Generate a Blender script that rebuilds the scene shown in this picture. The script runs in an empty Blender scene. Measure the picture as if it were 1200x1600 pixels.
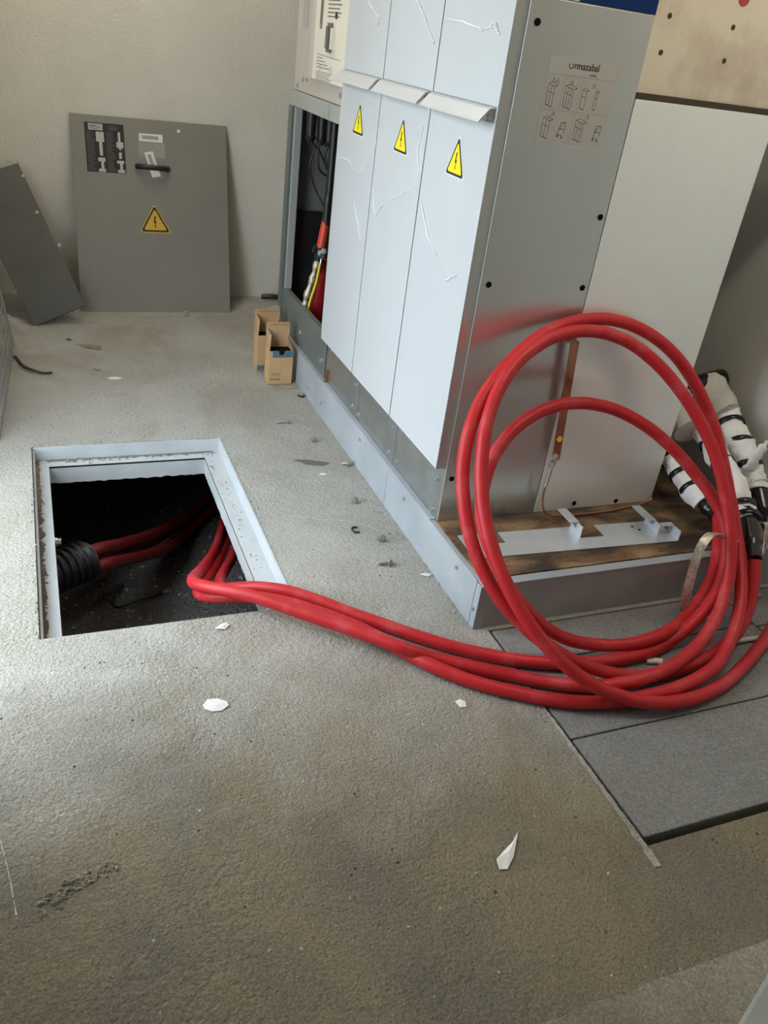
import bpy, math, random
from mathutils import Vector, Matrix, noise as mnoise

random.seed(7)
scene = bpy.context.scene
COL = scene.collection

# ------------------------------------------------------------------ camera
cam_data = bpy.data.cameras.new('camera')
cam_data.sensor_fit = 'HORIZONTAL'
cam_data.sensor_width = 36.0
cam_data.lens = 36.0 * 1272.72 / 1200.0
cam_data.clip_start = 0.02
cam_data.clip_end = 200
cam = bpy.data.objects.new('camera', cam_data)
COL.objects.link(cam)
RIGHT = Vector((0.92589165, -0.35789219, 0.12098693))
DOWN = Vector((-0.08395097, -0.507155, -0.8577564))
FWD = Vector((0.36834344, 0.78403252, -0.49961597))
m = Matrix((( RIGHT.x, -DOWN.x, -FWD.x, -1.0032),
            ( RIGHT.y, -DOWN.y, -FWD.y, -1.4766),
            ( RIGHT.z, -DOWN.z, -FWD.z,  1.3417),
            (0, 0, 0, 1)))
cam.matrix_world = m
scene.camera = cam

# ------------------------------------------------------------------ world, daylight, exposure
world = bpy.data.worlds.new('overcast_sky')
scene.world = world
world.use_nodes = True
bg = world.node_tree.nodes['Background']
bg.inputs['Color'].default_value = (0.82, 0.93, 1.0, 1)
bg.inputs['Strength'].default_value = 9.0

DOOR_Y0, DOOR_Y1, DOOR_Z = -0.10, 1.06, 2.10      # doorway in the left wall
LW = -1.50                                       # left wall
portal = bpy.data.lights.new('doorway_portal', 'AREA')
portal.shape = 'RECTANGLE'
portal.size = DOOR_Z
portal.size_y = DOOR_Y1 - DOOR_Y0
portal.cycles.is_portal = True
po = bpy.data.objects.new('doorway_portal', portal)
COL.objects.link(po)
po.location = (LW - 0.02, (DOOR_Y0 + DOOR_Y1) / 2, DOOR_Z / 2)
po.rotation_euler = (0, -math.pi / 2, 0)
LAMP_POWER = 30.0

vs = scene.view_settings
vs.view_transform = 'Standard'
vs.look = 'None'
vs.exposure = 0.0
vs.gamma = 1.0
vs.use_curve_mapping = False

# ------------------------------------------------------------------ materials
def nt(mat):
    mat.use_nodes = True
    t = mat.node_tree
    return t, t.nodes, t.links, t.nodes['Principled BSDF']

def M(name, c1, c2=None, scale=6.0, detail=6.0, rough=0.5, rough2=None, metal=0.0, bump=0.0, bscale=90.0,
      contrast=(0.35, 0.65), stretch=(1, 1, 1), spec=0.5, bdist=0.004):
    mat = bpy.data.materials.new(name)
    t, N, L, P = nt(mat)
    P.inputs['Base Color'].default_value = (*c1, 1)
    P.inputs['Roughness'].default_value = rough
    P.inputs['Metallic'].default_value = metal
    P.inputs['Specular IOR Level'].default_value = spec
    tc = N.new('ShaderNodeTexCoord')
    mp = N.new('ShaderNodeMapping')
    mp.inputs['Scale'].default_value = stretch
    L.new(tc.outputs['Object'], mp.inputs['Vector'])
    if c2 is not None or rough2 is not None:
        nz = N.new('ShaderNodeTexNoise')
        nz.inputs['Scale'].default_value = scale
        nz.inputs['Detail'].default_value = detail
        nz.inputs['Roughness'].default_value = 0.6
        L.new(mp.outputs['Vector'], nz.inputs['Vector'])
        rp = N.new('ShaderNodeValToRGB')
        rp.color_ramp.elements[0].position = contrast[0]
        rp.color_ramp.elements[1].position = contrast[1]
        rp.color_ramp.elements[0].color = (*c1, 1)
        rp.color_ramp.elements[1].color = (*(c2 or c1), 1)
        L.new(nz.outputs['Fac'], rp.inputs['Fac'])
        L.new(rp.outputs['Color'], P.inputs['Base Color'])
        if rough2 is not None:
            mr = N.new('ShaderNodeMapRange')
            mr.inputs['From Min'].default_value = contrast[0]
            mr.inputs['From Max'].default_value = contrast[1]
            mr.inputs['To Min'].default_value = rough
            mr.inputs['To Max'].default_value = rough2
            L.new(nz.outputs['Fac'], mr.inputs['Value'])
            L.new(mr.outputs['Result'], P.inputs['Roughness'])
    if bump > 0:
        nb = N.new('ShaderNodeTexNoise')
        nb.inputs['Scale'].default_value = bscale
        nb.inputs['Detail'].default_value = 4
        L.new(mp.outputs['Vector'], nb.inputs['Vector'])
        bp = N.new('ShaderNodeBump')
        bp.inputs['Strength'].default_value = bump
        bp.inputs['Distance'].default_value = bdist
        L.new(nb.outputs['Fac'], bp.inputs['Height'])
        L.new(bp.outputs['Normal'], P.inputs['Normal'])
    return mat

def concrete(name, base, light, dark, brown, bump=0.6, bdist=0.006, coarse=45.0, specks=0.5, pits=True, front_shade=None, front_shade2=None):
    """rough cast concrete: blotches, brown dust, pale specks, pits, coarse relief"""
    mat = bpy.data.materials.new(name)
    t, N, L, P = nt(mat)
    P.inputs['Roughness'].default_value = 0.9
    P.inputs['Specular IOR Level'].default_value = 0.25
    tc = N.new('ShaderNodeTexCoord')
    def noise(scale, detail=6, rough=0.6, dist=0.0):
        n = N.new('ShaderNodeTexNoise')
        n.inputs['Scale'].default_value = scale
        n.inputs['Detail'].default_value = detail
        n.inputs['Roughness'].default_value = rough
        n.inputs['Distortion'].default_value = dist
        L.new(tc.outputs['Object'], n.inputs['Vector'])
        return n
    def ramp(src, p0, p1, c0=(0, 0, 0, 1), c1=(1, 1, 1, 1)):
        r = N.new('ShaderNodeValToRGB')
        r.color_ramp.elements[0].position = p0
        r.color_ramp.elements[1].position = p1
        r.color_ramp.elements[0].color = c0
        r.color_ramp.elements[1].color = c1
        L.new(src, r.inputs['Fac'])
        return r
    def mix(fac, a, b, mode='MIX'):
        x = N.new('ShaderNodeMix')
        x.data_type = 'RGBA'
        x.blend_type = mode
        if isinstance(fac, float):
            x.inputs['Factor'].default_value = fac
        else:
            L.new(fac, x.inputs['Factor'])
        for s, v in ((6, a), (7, b)):
            if isinstance(v, tuple):
                x.inputs[s].default_value = (*v, 1)
            else:
                L.new(v, x.inputs[s])
        return x.outputs[2]
    blot = ramp(noise(2.2, 5, 0.65).outputs['Fac'], 0.35, 0.68)
    c = mix(blot.outputs['Color'], base, light)
    br = ramp(noise(1.3, 4, 0.7, 0.6).outputs['Fac'], 0.46, 0.72)
    c = mix(br.outputs['Color'], c, brown)
    if front_shade:
        # browner concrete towards the front, with the foreground's dimness painted into the colour
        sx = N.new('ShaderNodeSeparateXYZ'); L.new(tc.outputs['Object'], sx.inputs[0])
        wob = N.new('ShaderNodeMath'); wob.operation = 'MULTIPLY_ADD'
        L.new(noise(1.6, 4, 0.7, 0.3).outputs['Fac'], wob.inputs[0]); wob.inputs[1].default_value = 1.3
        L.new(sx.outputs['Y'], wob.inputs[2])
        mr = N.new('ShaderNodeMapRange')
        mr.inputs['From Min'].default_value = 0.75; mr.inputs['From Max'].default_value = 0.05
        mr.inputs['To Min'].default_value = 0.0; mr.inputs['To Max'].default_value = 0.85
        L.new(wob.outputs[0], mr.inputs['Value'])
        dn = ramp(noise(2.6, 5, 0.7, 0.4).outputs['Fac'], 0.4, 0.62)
        c = mix(mr.outputs['Result'], c, mix(dn.outputs['Color'], front_shade, front_shade2))
    fine = ramp(noise(170, 3, 0.8).outputs['Fac'], 0.32, 0.68, (0.62, 0.62, 0.62, 1), (1.25, 1.25, 1.25, 1))
    c = mix(1.0, c, fine.outputs['Color'], 'MULTIPLY')
    vs_ = N.new('ShaderNodeTexVoronoi')
    vs_.inputs['Scale'].default_value = 34
    L.new(tc.outputs['Object'], vs_.inputs['Vector'])
    sp = ramp(vs_.outputs['Distance'], 0.05, 0.11, (1, 1, 1, 1), (0, 0, 0, 1))
    spk = N.new('ShaderNodeMath'); spk.operation = 'MULTIPLY'
    gate = ramp(noise(9, 2).outputs['Fac'], 0.55, 0.62)
    L.new(sp.outputs['Color'], spk.inputs[0]); L.new(gate.outputs['Color'], spk.inputs[1])
    spk2 = N.new('ShaderNodeMath'); spk2.operation = 'MULTIPLY'; spk2.inputs[1].default_value = specks
    L.new(spk.outputs[0], spk2.inputs[0])
    c = mix(spk2.outputs[0], c, tuple(min(1, v * 1.5) for v in light))
    vp = N.new('ShaderNodeTexVoronoi')
    vp.inputs['Scale'].default_value = 27
    L.new(tc.outputs['Object'], vp.inputs['Vector'])
    pit = ramp(vp.outputs['Distance'], 0.05, 0.10, (1, 1, 1, 1), (0, 0, 0, 1))
    pg = ramp(noise(11, 2).outputs['Fac'], 0.53, 0.57)
    pm = N.new('ShaderNodeMath'); pm.operation = 'MULTIPLY'
    L.new(pit.outputs['Color'], pm.inputs[0]); L.new(pg.outputs['Color'], pm.inputs[1])
    if pits:
        c = mix(pm.outputs[0], c, dark)
    L.new(c, P.inputs['Base Color'])
    h1 = noise(coarse, 5, 0.62, 0.4)
    h2 = noise(coarse * 4, 2, 0.6)
    ad = N.new('ShaderNodeMath'); ad.operation = 'MULTIPLY_ADD'
    L.new(h2.outputs['Fac'], ad.inputs[0]); ad.inputs[1].default_value = 0.6
    L.new(h1.outputs['Fac'], ad.inputs[2])
    sb = N.new('ShaderNodeMath'); sb.operation = 'MULTIPLY_ADD'
    L.new(pm.outputs[0], sb.inputs[0]); sb.inputs[1].default_value = -0.6 if pits else 0.0
    L.new(ad.outputs[0], sb.inputs[2])
    gv = N.new('ShaderNodeTexVoronoi')
    gv.inputs['Scale'].default_value = coarse * 1.7
    gv.feature = 'F1'
    wv = N.new('ShaderNodeVectorMath'); wv.operation = 'MULTIPLY_ADD'
    nw = noise(coarse * 0.8, 2, 0.6)
    L.new(nw.outputs['Color'], wv.inputs[0]); wv.inputs[1].default_value = (0.02, 0.02, 0.02)
    L.new(tc.outputs['Object'], wv.inputs[2]); L.new(wv.outputs[0], gv.inputs['Vector'])
    gm = ramp(noise(3.1, 4).outputs['Fac'], 0.42, 0.60, (0.12, 0.12, 0.12, 1), (1, 1, 1, 1))
    gx = N.new('ShaderNodeMath'); gx.operation = 'MULTIPLY'
    L.new(gv.outputs['Distance'], gx.inputs[0]); L.new(gm.outputs['Color'], gx.inputs[1])
    gs = N.new('ShaderNodeMath'); gs.operation = 'MULTIPLY_ADD'
    L.new(gx.outputs[0], gs.inputs[0]); gs.inputs[1].default_value = -0.6
    L.new(sb.outputs[0], gs.inputs[2])
    bp = N.new('ShaderNodeBump')
    bp.inputs['Strength'].default_value = bump
    bp.inputs['Distance'].default_value = bdist
    L.new(gs.outputs[0], bp.inputs['Height'])
    L.new(bp.outputs['Normal'], P.inputs['Normal'])
    return mat

def film_mat(name, fac):
    mat = bpy.data.materials.new(name)
    t, N, L, P = nt(mat)
    out = N['Material Output']
    P.inputs['Base Color'].default_value = (0.78, 0.81, 0.86, 1)
    P.inputs['Roughness'].default_value = 0.12
    tr = N.new('ShaderNodeBsdfTransparent')
    mx = N.new('ShaderNodeMixShader')
    mx.inputs['Fac'].default_value = fac
    L.new(tr.outputs[0], mx.inputs[1]); L.new(P.outputs[0], mx.inputs[2])
    L.new(mx.outputs[0], out.inputs['Surface'])
    return mat

MAT = {}
MAT['floor'] = concrete('floor_concrete', (0.37, 0.365, 0.34), (0.47, 0.465, 0.44), (0.05, 0.045, 0.04), (0.31, 0.285, 0.235), 0.6, 0.008, 48, 0.7, front_shade=(0.195, 0.153, 0.085), front_shade2=(0.125, 0.106, 0.074))
MAT['slab'] = concrete('slab_concrete', (0.22, 0.22, 0.215), (0.27, 0.27, 0.262), (0.1, 0.1, 0.1), (0.2, 0.195, 0.185), 0.35, 0.003, 110, 0.15, False)
MAT['mortar'] = concrete('pale_mortar', (0.45, 0.43, 0.38), (0.55, 0.53, 0.48), (0.2, 0.2, 0.18), (0.36, 0.33, 0.27), 0.9, 0.006, 120, 0.2)
MAT['aggregate'] = concrete('exposed_aggregate', (0.23, 0.21, 0.165), (0.38, 0.36, 0.30), (0.05, 0.05, 0.04), (0.24, 0.22, 0.17), 0.6, 0.006, 110, 1.0)
MAT['smooth'] = M('smooth_screed', (0.27, 0.28, 0.26), (0.31, 0.32, 0.3), rough=0.7, bump=0.1)
MAT['wall'] = M('rough_plaster', (0.66, 0.64, 0.575), (0.72, 0.70, 0.63), scale=3, rough=0.9, bump=0.55, bscale=75, bdist=0.007, spec=0.2)
MAT['wall_grey'] = M('pale_painted_wall', (0.60, 0.605, 0.58), (0.66, 0.66, 0.635), scale=2, rough=0.5, rough2=0.6, bump=0.05, bscale=40)
MAT['ceil'] = M('ceiling_paint', (0.5, 0.49, 0.46), rough=0.9)
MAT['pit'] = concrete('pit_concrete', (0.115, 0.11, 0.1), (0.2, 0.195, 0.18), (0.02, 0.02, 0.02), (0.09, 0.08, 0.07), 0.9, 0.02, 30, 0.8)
MAT['white'] = M('light_grey_enamel', (0.52, 0.54, 0.56), (0.545, 0.565, 0.585), scale=2, rough=0.33, spec=0.5)
MAT['lip'] = M('pale_grey_enamel', (0.50, 0.51, 0.515), rough=0.4)
MAT['galv'] = M('galvanised_sheet', (0.56, 0.57, 0.555), (0.62, 0.63, 0.615), scale=14, rough=0.30, rough2=0.37, metal=0.85, stretch=(1, 1, 0.25))
MAT['galv_side'] = M('brushed_end_panel', (0.56, 0.57, 0.545), (0.59, 0.60, 0.575), scale=5, detail=2, rough=0.27, rough2=0.34, metal=0.8, stretch=(1, 1, 0.15))
MAT['galv_rear'] = M('pale_zinc_sheet', (0.87, 0.905, 0.875), (0.90, 0.93, 0.90), scale=12, rough=0.33, rough2=0.42, metal=0.32, bump=0.03, bscale=30)
MAT['zinc'] = M('bright_zinc', (0.66, 0.70, 0.74), (0.72, 0.76, 0.8), scale=18, rough=0.32, rough2=0.42, metal=0.6)
MAT['plinth'] = M('plinth_grey_paint', (0.305, 0.335, 0.37), (0.37, 0.40, 0.435), scale=5, rough=0.45, rough2=0.6, bump=0.06, bscale=25)
MAT['skirt'] = M('skirt_galvanised', (0.42, 0.445, 0.45), (0.50, 0.525, 0.53), scale=16, rough=0.28, rough2=0.38, metal=0.9)
MAT['plinth_front'] = M('plinth_front_paint', (0.30, 0.305, 0.315), (0.36, 0.365, 0.37), scale=7, rough=0.45, rough2=0.6)
MAT['frame_paint'] = M('hatch_frame_paint', (0.44, 0.475, 0.50), (0.52, 0.55, 0.58), scale=6, rough=0.5, rough2=0.65, bump=0.15, bscale=35)
MAT['stain'] = concrete('oily_concrete', (0.17, 0.16, 0.13), (0.22, 0.2, 0.17), (0.05, 0.05, 0.04), (0.15, 0.13, 0.1), 0.8, 0.006, 90, 0.2)
MAT['dirt'] = concrete('mortar_dirt', (0.36, 0.30, 0.225), (0.50, 0.46, 0.40), (0.1, 0.08, 0.06), (0.22, 0.14, 0.09), 1.0, 0.01, 160, 0.4)
MAT['darkgreen'] = M('dark_green_grey_paint', (0.115, 0.135, 0.13), (0.145, 0.165, 0.16), scale=5, rough=0.4)
MAT['steel_grey'] = M('grey_green_paint', (0.33, 0.345, 0.325), (0.37, 0.385, 0.365), scale=5, rough=0.45)
MAT['inside'] = M('compartment_inside', (0.20, 0.21, 0.205), (0.25, 0.26, 0.25), scale=4, rough=0.3, metal=0.4)
MAT['taupe'] = M('taupe_enamel', (0.46, 0.43, 0.385), (0.49, 0.46, 0.41), scale=3, rough=0.45)
MAT['cream'] = M('cream_fascia', (0.74, 0.70, 0.60), rough=0.45)
MAT['panel_grey'] = M('warm_grey_enamel', (0.215, 0.205, 0.18), (0.235, 0.225, 0.195), scale=2, rough=0.48)
MAT['panel_dark'] = M('dark_grey_enamel', (0.066, 0.066, 0.064), (0.085, 0.085, 0.082), scale=5, rough=0.55)
MAT['black'] = M('black_rubber', (0.012, 0.012, 0.013), rough=0.4)
MAT['blackgloss'] = M('black_tape', (0.010, 0.010, 0.011), rough=0.2)
MAT['blackmatt'] = M('black_hole', (0.006, 0.006, 0.006), rough=0.8, spec=0.1)
MAT['ink'] = M('print_ink', (0.02, 0.02, 0.02), rough=0.7)
MAT['ink_grey'] = M('grey_print', (0.16, 0.15, 0.14), rough=0.7)
MAT['ink_soft'] = M('soft_grey_print', (0.33, 0.32, 0.29), rough=0.7)
MAT['yellow'] = M('warning_yellow', (0.86, 0.70, 0.02), rough=0.45)
MAT['yellow2'] = M('aged_warning_yellow', (0.66, 0.40, 0.03), rough=0.5)
MAT['label'] = M('label_paper', (0.46, 0.455, 0.43), rough=0.5)
MAT['chalk'] = M('chalk_dust', (0.52, 0.53, 0.53), rough=0.95)
MAT['paper'] = M('white_paper', (0.78, 0.77, 0.76), (0.7, 0.69, 0.68), scale=40, rough=0.8)
MAT['blue'] = M('blue_enamel', (0.004, 0.028, 0.13), rough=0.6, spec=0.15)
MAT['copper'] = M('copper', (0.38, 0.16, 0.095), (0.50, 0.23, 0.14), scale=25, rough=0.3, rough2=0.45, metal=0.9)
MAT['tin'] = M('tinned_lug', (0.72, 0.73, 0.74), rough=0.25, metal=0.9)
MAT['bolt'] = M('zinc_bolt', (0.62, 0.63, 0.64), rough=0.3, metal=0.85)
MAT['rustbolt'] = M('dull_bolt', (0.38, 0.37, 0.35), (0.52, 0.5, 0.47), scale=90, rough=0.4, metal=0.7)
MAT['card'] = M('kraft_cardboard', (0.52, 0.33, 0.17), (0.56, 0.36, 0.19), scale=20, rough=0.85)
MAT['card_in'] = M('kraft_inside', (0.44, 0.28, 0.15), rough=0.9)
MAT['cardblue'] = M('carton_blue_print', (0.075, 0.16, 0.22), rough=0.7)
MAT['linen'] = M('white_cloth_wrap', (0.90, 0.895, 0.90), (0.82, 0.81, 0.81), scale=15, rough=0.9, bump=0.35, bscale=30, bdist=0.012)
MAT['linen2'] = M('grey_cloth_wrap', (0.68, 0.67, 0.63), (0.57, 0.56, 0.53), scale=15, rough=0.9, bump=0.35, bscale=30, bdist=0.012)
MAT['braid'] = M('tinned_braid', (0.80, 0.77, 0.66), (0.36, 0.33, 0.25), scale=55, rough=0.35, rough2=0.5, metal=0.8, bump=0.8, bscale=220, bdist=0.003)
MAT['rod'] = M('pale_plastic', (0.62, 0.58, 0.50), rough=0.6)
MAT['wire'] = M('mesh_wire', (0.40, 0.41, 0.41), rough=0.35, metal=0.7)
MAT['leaf'] = M('dry_leaf', (0.26, 0.17, 0.10), rough=0.9)
MAT['film'] = film_mat('clear_film', 0.16)
MAT['film_thin'] = film_mat('thin_clear_film', 0.09)
MAT['film_fold'] = M('film_fold', (0.72, 0.74, 0.77), rough=0.2)
MAT['beige'] = M('beige_board', (0.72, 0.66, 0.54), (0.54, 0.47, 0.37), scale=5.5, detail=5, rough=0.65, contrast=(0.46, 0.66))
MAT['redspot'] = M('red_round_mark', (0.42, 0.06, 0.05), rough=0.5)
MAT['gap_hole_dark'] = M('dark_gap_and_hole', (0.05, 0.035, 0.022), rough=0.7)
MAT['redsleeve'] = M('red_sleeve', (0.62, 0.06, 0.03), rough=0.35)
MAT['ground'] = M('outdoor_paving', (0.38, 0.37, 0.35), (0.44, 0.43, 0.41), rough=0.9)
MAT['lampglass'] = M('lamp_diffuser', (0.9, 0.88, 0.8), rough=0.4)

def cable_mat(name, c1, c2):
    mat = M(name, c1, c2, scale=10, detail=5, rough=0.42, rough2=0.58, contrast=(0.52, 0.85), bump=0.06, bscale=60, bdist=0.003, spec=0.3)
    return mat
MAT['cable_shaded'] = cable_mat('shaded_red_sheath', (0.14, 0.012, 0.014), (0.19, 0.03, 0.03))  # darker copy of the red sheath, the pit's shade put into its colour
MAT['cable'] = cable_mat('red_cable_sheath', (0.48, 0.021, 0.027), (0.62, 0.11, 0.12))

def rusty():
    mat = bpy.data.materials.new('rusty_stained_board')
    t, N, L, P = nt(mat)
    P.inputs['Roughness'].default_value = 0.75
    tc = N.new('ShaderNodeTexCoord')
    mp = N.new('ShaderNodeMapping'); mp.inputs['Scale'].default_value = (1, 2.6, 1)
    L.new(tc.outputs['Object'], mp.inputs['Vector'])
    n1 = N.new('ShaderNodeTexNoise'); n1.inputs['Scale'].default_value = 6; n1.inputs['Detail'].default_value = 8; n1.inputs['Distortion'].default_value = 0.5
    L.new(mp.outputs['Vector'], n1.inputs['Vector'])
    r = N.new('ShaderNodeValToRGB')
    e = r.color_ramp.elements
    e[0].position = 0.36; e[0].color = (0.045, 0.03, 0.02, 1)
    e[1].position = 0.72; e[1].color = (0.32, 0.215, 0.115, 1)
    x = e.new(0.46); x.color = (0.115, 0.07, 0.038, 1)
    x = e.new(0.57); x.color = (0.20, 0.12, 0.06, 1)
    L.new(n1.outputs['Fac'], r.inputs['Fac'])
    n2 = N.new('ShaderNodeTexNoise'); n2.inputs['Scale'].default_value = 40; n2.inputs['Detail'].default_value = 4
    L.new(mp.outputs['Vector'], n2.inputs['Vector'])
    r2 = N.new('ShaderNodeValToRGB')
    r2.color_ramp.elements[0].position = 0.62; r2.color_ramp.elements[0].color = (1, 1, 1, 1)
    r2.color_ramp.elements[1].position = 0.70; r2.color_ramp.elements[1].color = (0.3, 0.27, 0.22, 1)
    L.new(n2.outputs['Fac'], r2.inputs['Fac'])
    mx = N.new('ShaderNodeMix'); mx.data_type = 'RGBA'; mx.blend_type = 'MULTIPLY'; mx.inputs['Factor'].default_value = 1
    L.new(r.outputs['Color'], mx.inputs[6]); L.new(r2.outputs['Color'], mx.inputs[7])
    L.new(mx.outputs[2], P.inputs['Base Color'])
    return mat
MAT['rust'] = rusty()

def yg():
    mat = bpy.data.materials.new('yellow_green_insulation')
    t, N, L, P = nt(mat)
    P.inputs['Base Color'].default_value = (0.75, 0.62, 0.03, 1)
    P.inputs['Roughness'].default_value = 0.4
    return mat
MAT['yg'] = yg()

# ------------------------------------------------------------------ mesh building
class MB:
    def __init__(s):
        s.v = []; s.f = []; s.mi = []; s.sm = []
    def add(s, verts, faces, mi=0, smooth=False):
        b = len(s.v)
        s.v += [tuple(v) for v in verts]
        for f in faces:
            s.f.append(tuple(i + b for i in f)); s.mi.append(mi); s.sm.append(smooth)
        return s
    def box(s, x0, x1, y0, y1, z0, z1, mi=0):
        v = [(x0, y0, z0), (x1, y0, z0), (x1, y1, z0), (x0, y1, z0), (x0, y0, z1), (x1, y0, z1), (x1, y1, z1), (x0, y1, z1)]
        return s.add(v, [(0, 3, 2, 1), (4, 5, 6, 7), (0, 1, 5, 4), (1, 2, 6, 5), (2, 3, 7, 6), (3, 0, 4, 7)], mi)
    def prism(s, pts, fr, h0, h1, mi=0):
        """polygon pts (u,v) in frame fr, extruded along the frame normal from h0 to h1"""
        n = len(pts)
        v = [fr(p[0], p[1], h0) for p in pts] + [fr(p[0], p[1], h1) for p in pts]
        f = [tuple(range(n - 1, -1, -1)), tuple(range(n, 2 * n))]
        f += [(i, (i + 1) % n, (i + 1) % n + n, i + n) for i in range(n)]
        return s.add(v, f, mi)
    def flat(s, pts, fr, h, mi=0):
        return s.add([fr(p[0], p[1], h) for p in pts], [tuple(range(len(pts)))], mi)
    def rect(s, u0, u1, v0, v1, fr, h, mi=0):
        return s.flat([(u0, v0), (u1, v0), (u1, v1), (u0, v1)], fr, h, mi)
    def line(s, a, b, w, fr, h, mi=0):
        dx, dy = b[0] - a[0], b[1] - a[1]
        l = math.hypot(dx, dy) or 1
        nx, ny = -dy / l * w / 2, dx / l * w / 2
        return s.flat([(a[0] + nx, a[1] + ny), (a[0] - nx, a[1] - ny), (b[0] - nx, b[1] - ny), (b[0] + nx, b[1] + ny)], fr, h, mi)
    def tube(s, path, rad, seg=12, mi=0, cap=True, flatten=None):
        P = [Vector(p) for p in path]
        n = len(P)
        R = rad if isinstance(rad, (list, tuple)) else [rad] * n
        t0 = (P[1] - P[0]).normalized()
        up = Vector((0, 0, 1)) if abs(t0.z) < 0.9 else Vector((1, 0, 0))
        nrm = t0.cross(up).normalized()
        verts = []
        for i in range(n):
            t = (P[min(i + 1, n - 1)] - P[max(i - 1, 0)]).normalized()
            nrm = (nrm - t * nrm.dot(t)).normalized()
            bn = t.cross(nrm)
            for k in range(seg):
                a = 2 * math.pi * k / seg
                verts.append(P[i] + (nrm * math.cos(a) + bn * math.sin(a) * (flatten or 1.0)) * R[i])
        faces = []
        for i in range(n - 1):
            for k in range(seg):
                a = i * seg + k; b = i * seg + (k + 1) % seg
                faces.append((a, b, b + seg, a + seg))
        s.add(verts, faces, mi, True)
        if cap:
            s.add(verts[:seg], [tuple(range(seg - 1, -1, -1))], mi)
            s.add(verts[-seg:], [tuple(range(seg))], mi)
        return s
    def cyl(s, c, axis, r, h, seg=16, mi=0, r2=None):
        a = Vector(axis).normalized(); c = Vector(c)
        return s.tube([c, c + a * h], [r, r if r2 is None else r2], seg, mi)
    def hexhead(s, c, axis, r, h, mi=0):
        """washer and hexagon head"""
        a = Vector(axis).normalized(); c = Vector(c)
        s.tube([c, c + a * h * 0.35], [r * 1.35, r * 1.3], 12, mi)
        b = len(s.f)
        s.tube([c + a * h * 0.35, c + a * h], [r, r * 0.96], 6, mi)
        for i in range(b, len(s.f)):
            s.sm[i] = False
        return s
    def ribbon(s, path, width, side, th=0.002, mi=0):
        P = [Vector(p) for p in path]
        sd = side if isinstance(side, list) else [Vector(side)] * len(P)
        v = []
        for i in range(len(P)):
            t = (P[min(i + 1, len(P) - 1)] - P[max(i - 1, 0)]).normalized()
            w = (Vector(sd[i]) - t * Vector(sd[i]).dot(t)).normalized() * width / 2
            n = t.cross(w).normalized() * th / 2
            v += [P[i] - w - n, P[i] + w - n, P[i] + w + n, P[i] - w + n]
        f = []
        for i in range(len(P) - 1):
            for k in range(4):
                a = i * 4 + k; b = i * 4 + (k + 1) % 4
                f.append((a, b, b + 4, a + 4))
        f += [(3, 2, 1, 0), tuple(len(v) - 4 + k for k in range(4))]
        return s.add(v, f, mi)

def frame(o, U, V):
    o, U, V = Vector(o), Vector(U), Vector(V)
    W = U.cross(V)
    return lambda u, v, h=0.0: o + U * u + V * v + W * h

def catmull(P, n=8):
    P = [Vector(p) for p in P]
    Q = [2 * P[0] - P[1]] + P + [2 * P[-1] - P[-2]]
    out = []
    for i in range(1, len(Q) - 2):
        a, b, c, d = Q[i - 1:i + 3]
        for k in range(n):
            t = k / n
            out.append(0.5 * ((2 * b) + (c - a) * t + (2 * a - 5 * b + 4 * c - d) * t * t + (3 * b - a - 3 * c + d) * t ** 3))
    out.append(P[-1])
    return out

WLOC = {}
def thing(name, label, cat, loc=(0, 0, 0), group=None, rot=None):
    o = bpy.data.objects.new(name, None)
    o.empty_display_size = 0.1
    COL.objects.link(o)
    o.location = loc
    if rot is not None:
        o.rotation_euler = rot
    o['label'] = label; o['category'] = cat
    if group:
        o['group'] = group
    WLOC[o] = Vector(loc)
    return o

def obj(name, mb, mats, parent=None, label=None, bevel=0.0, local=False, cat=None, group=None, kind=None, seg=2):
    """one mesh object; world coordinates unless local"""
    me = bpy.data.meshes.new(name)
    me.from_pydata(mb.v, [], mb.f)
    for k in (mats if isinstance(mats, (list, tuple)) else [mats]):
        me.materials.append(MAT[k])
    me.polygons.foreach_set('material_index', mb.mi)
    me.polygons.foreach_set('use_smooth', mb.sm)
    me.update()
    o = bpy.data.objects.new(name, me)
    COL.objects.link(o)
    if parent is not None:
        o.parent = parent
        if not local and parent in WLOC:
            o.location = -WLOC[parent]
    if bevel:
        b = o.modifiers.new('edge', 'BEVEL')
        b.width = bevel; b.segments = seg; b.limit_method = 'ANGLE'
    if label: o['label'] = label
    if cat: o['category'] = cat
    if group: o['group'] = group
    if kind: o['kind'] = kind
    return o

def text_into(mb, body, size, u, v, fr, h, mi=0, align='LEFT', shear=0.0, sx=1.0):
    cu = bpy.data.curves.new('lettering', 'FONT')
    cu.body = body; cu.size = size; cu.align_x = align; cu.shear = shear
    cu.resolution_u = 3
    tmp = bpy.data.objects.new('lettering', cu)
    COL.objects.link(tmp)
    me = bpy.data.meshes.new_from_object(tmp)
    mb.add([fr(u + p.co.x * sx, v + p.co.y, h) for p in me.vertices], [tuple(q.vertices) for q in me.polygons], mi)
    COL.objects.unlink(tmp)
    bpy.data.objects.remove(tmp); bpy.data.curves.remove(cu); bpy.data.meshes.remove(me)

def struct(name, mb, mats, parent=None, bevel=0.0):
    return obj(name, mb, mats, parent, bevel=bevel, kind='structure' if parent is None else None)

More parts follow.
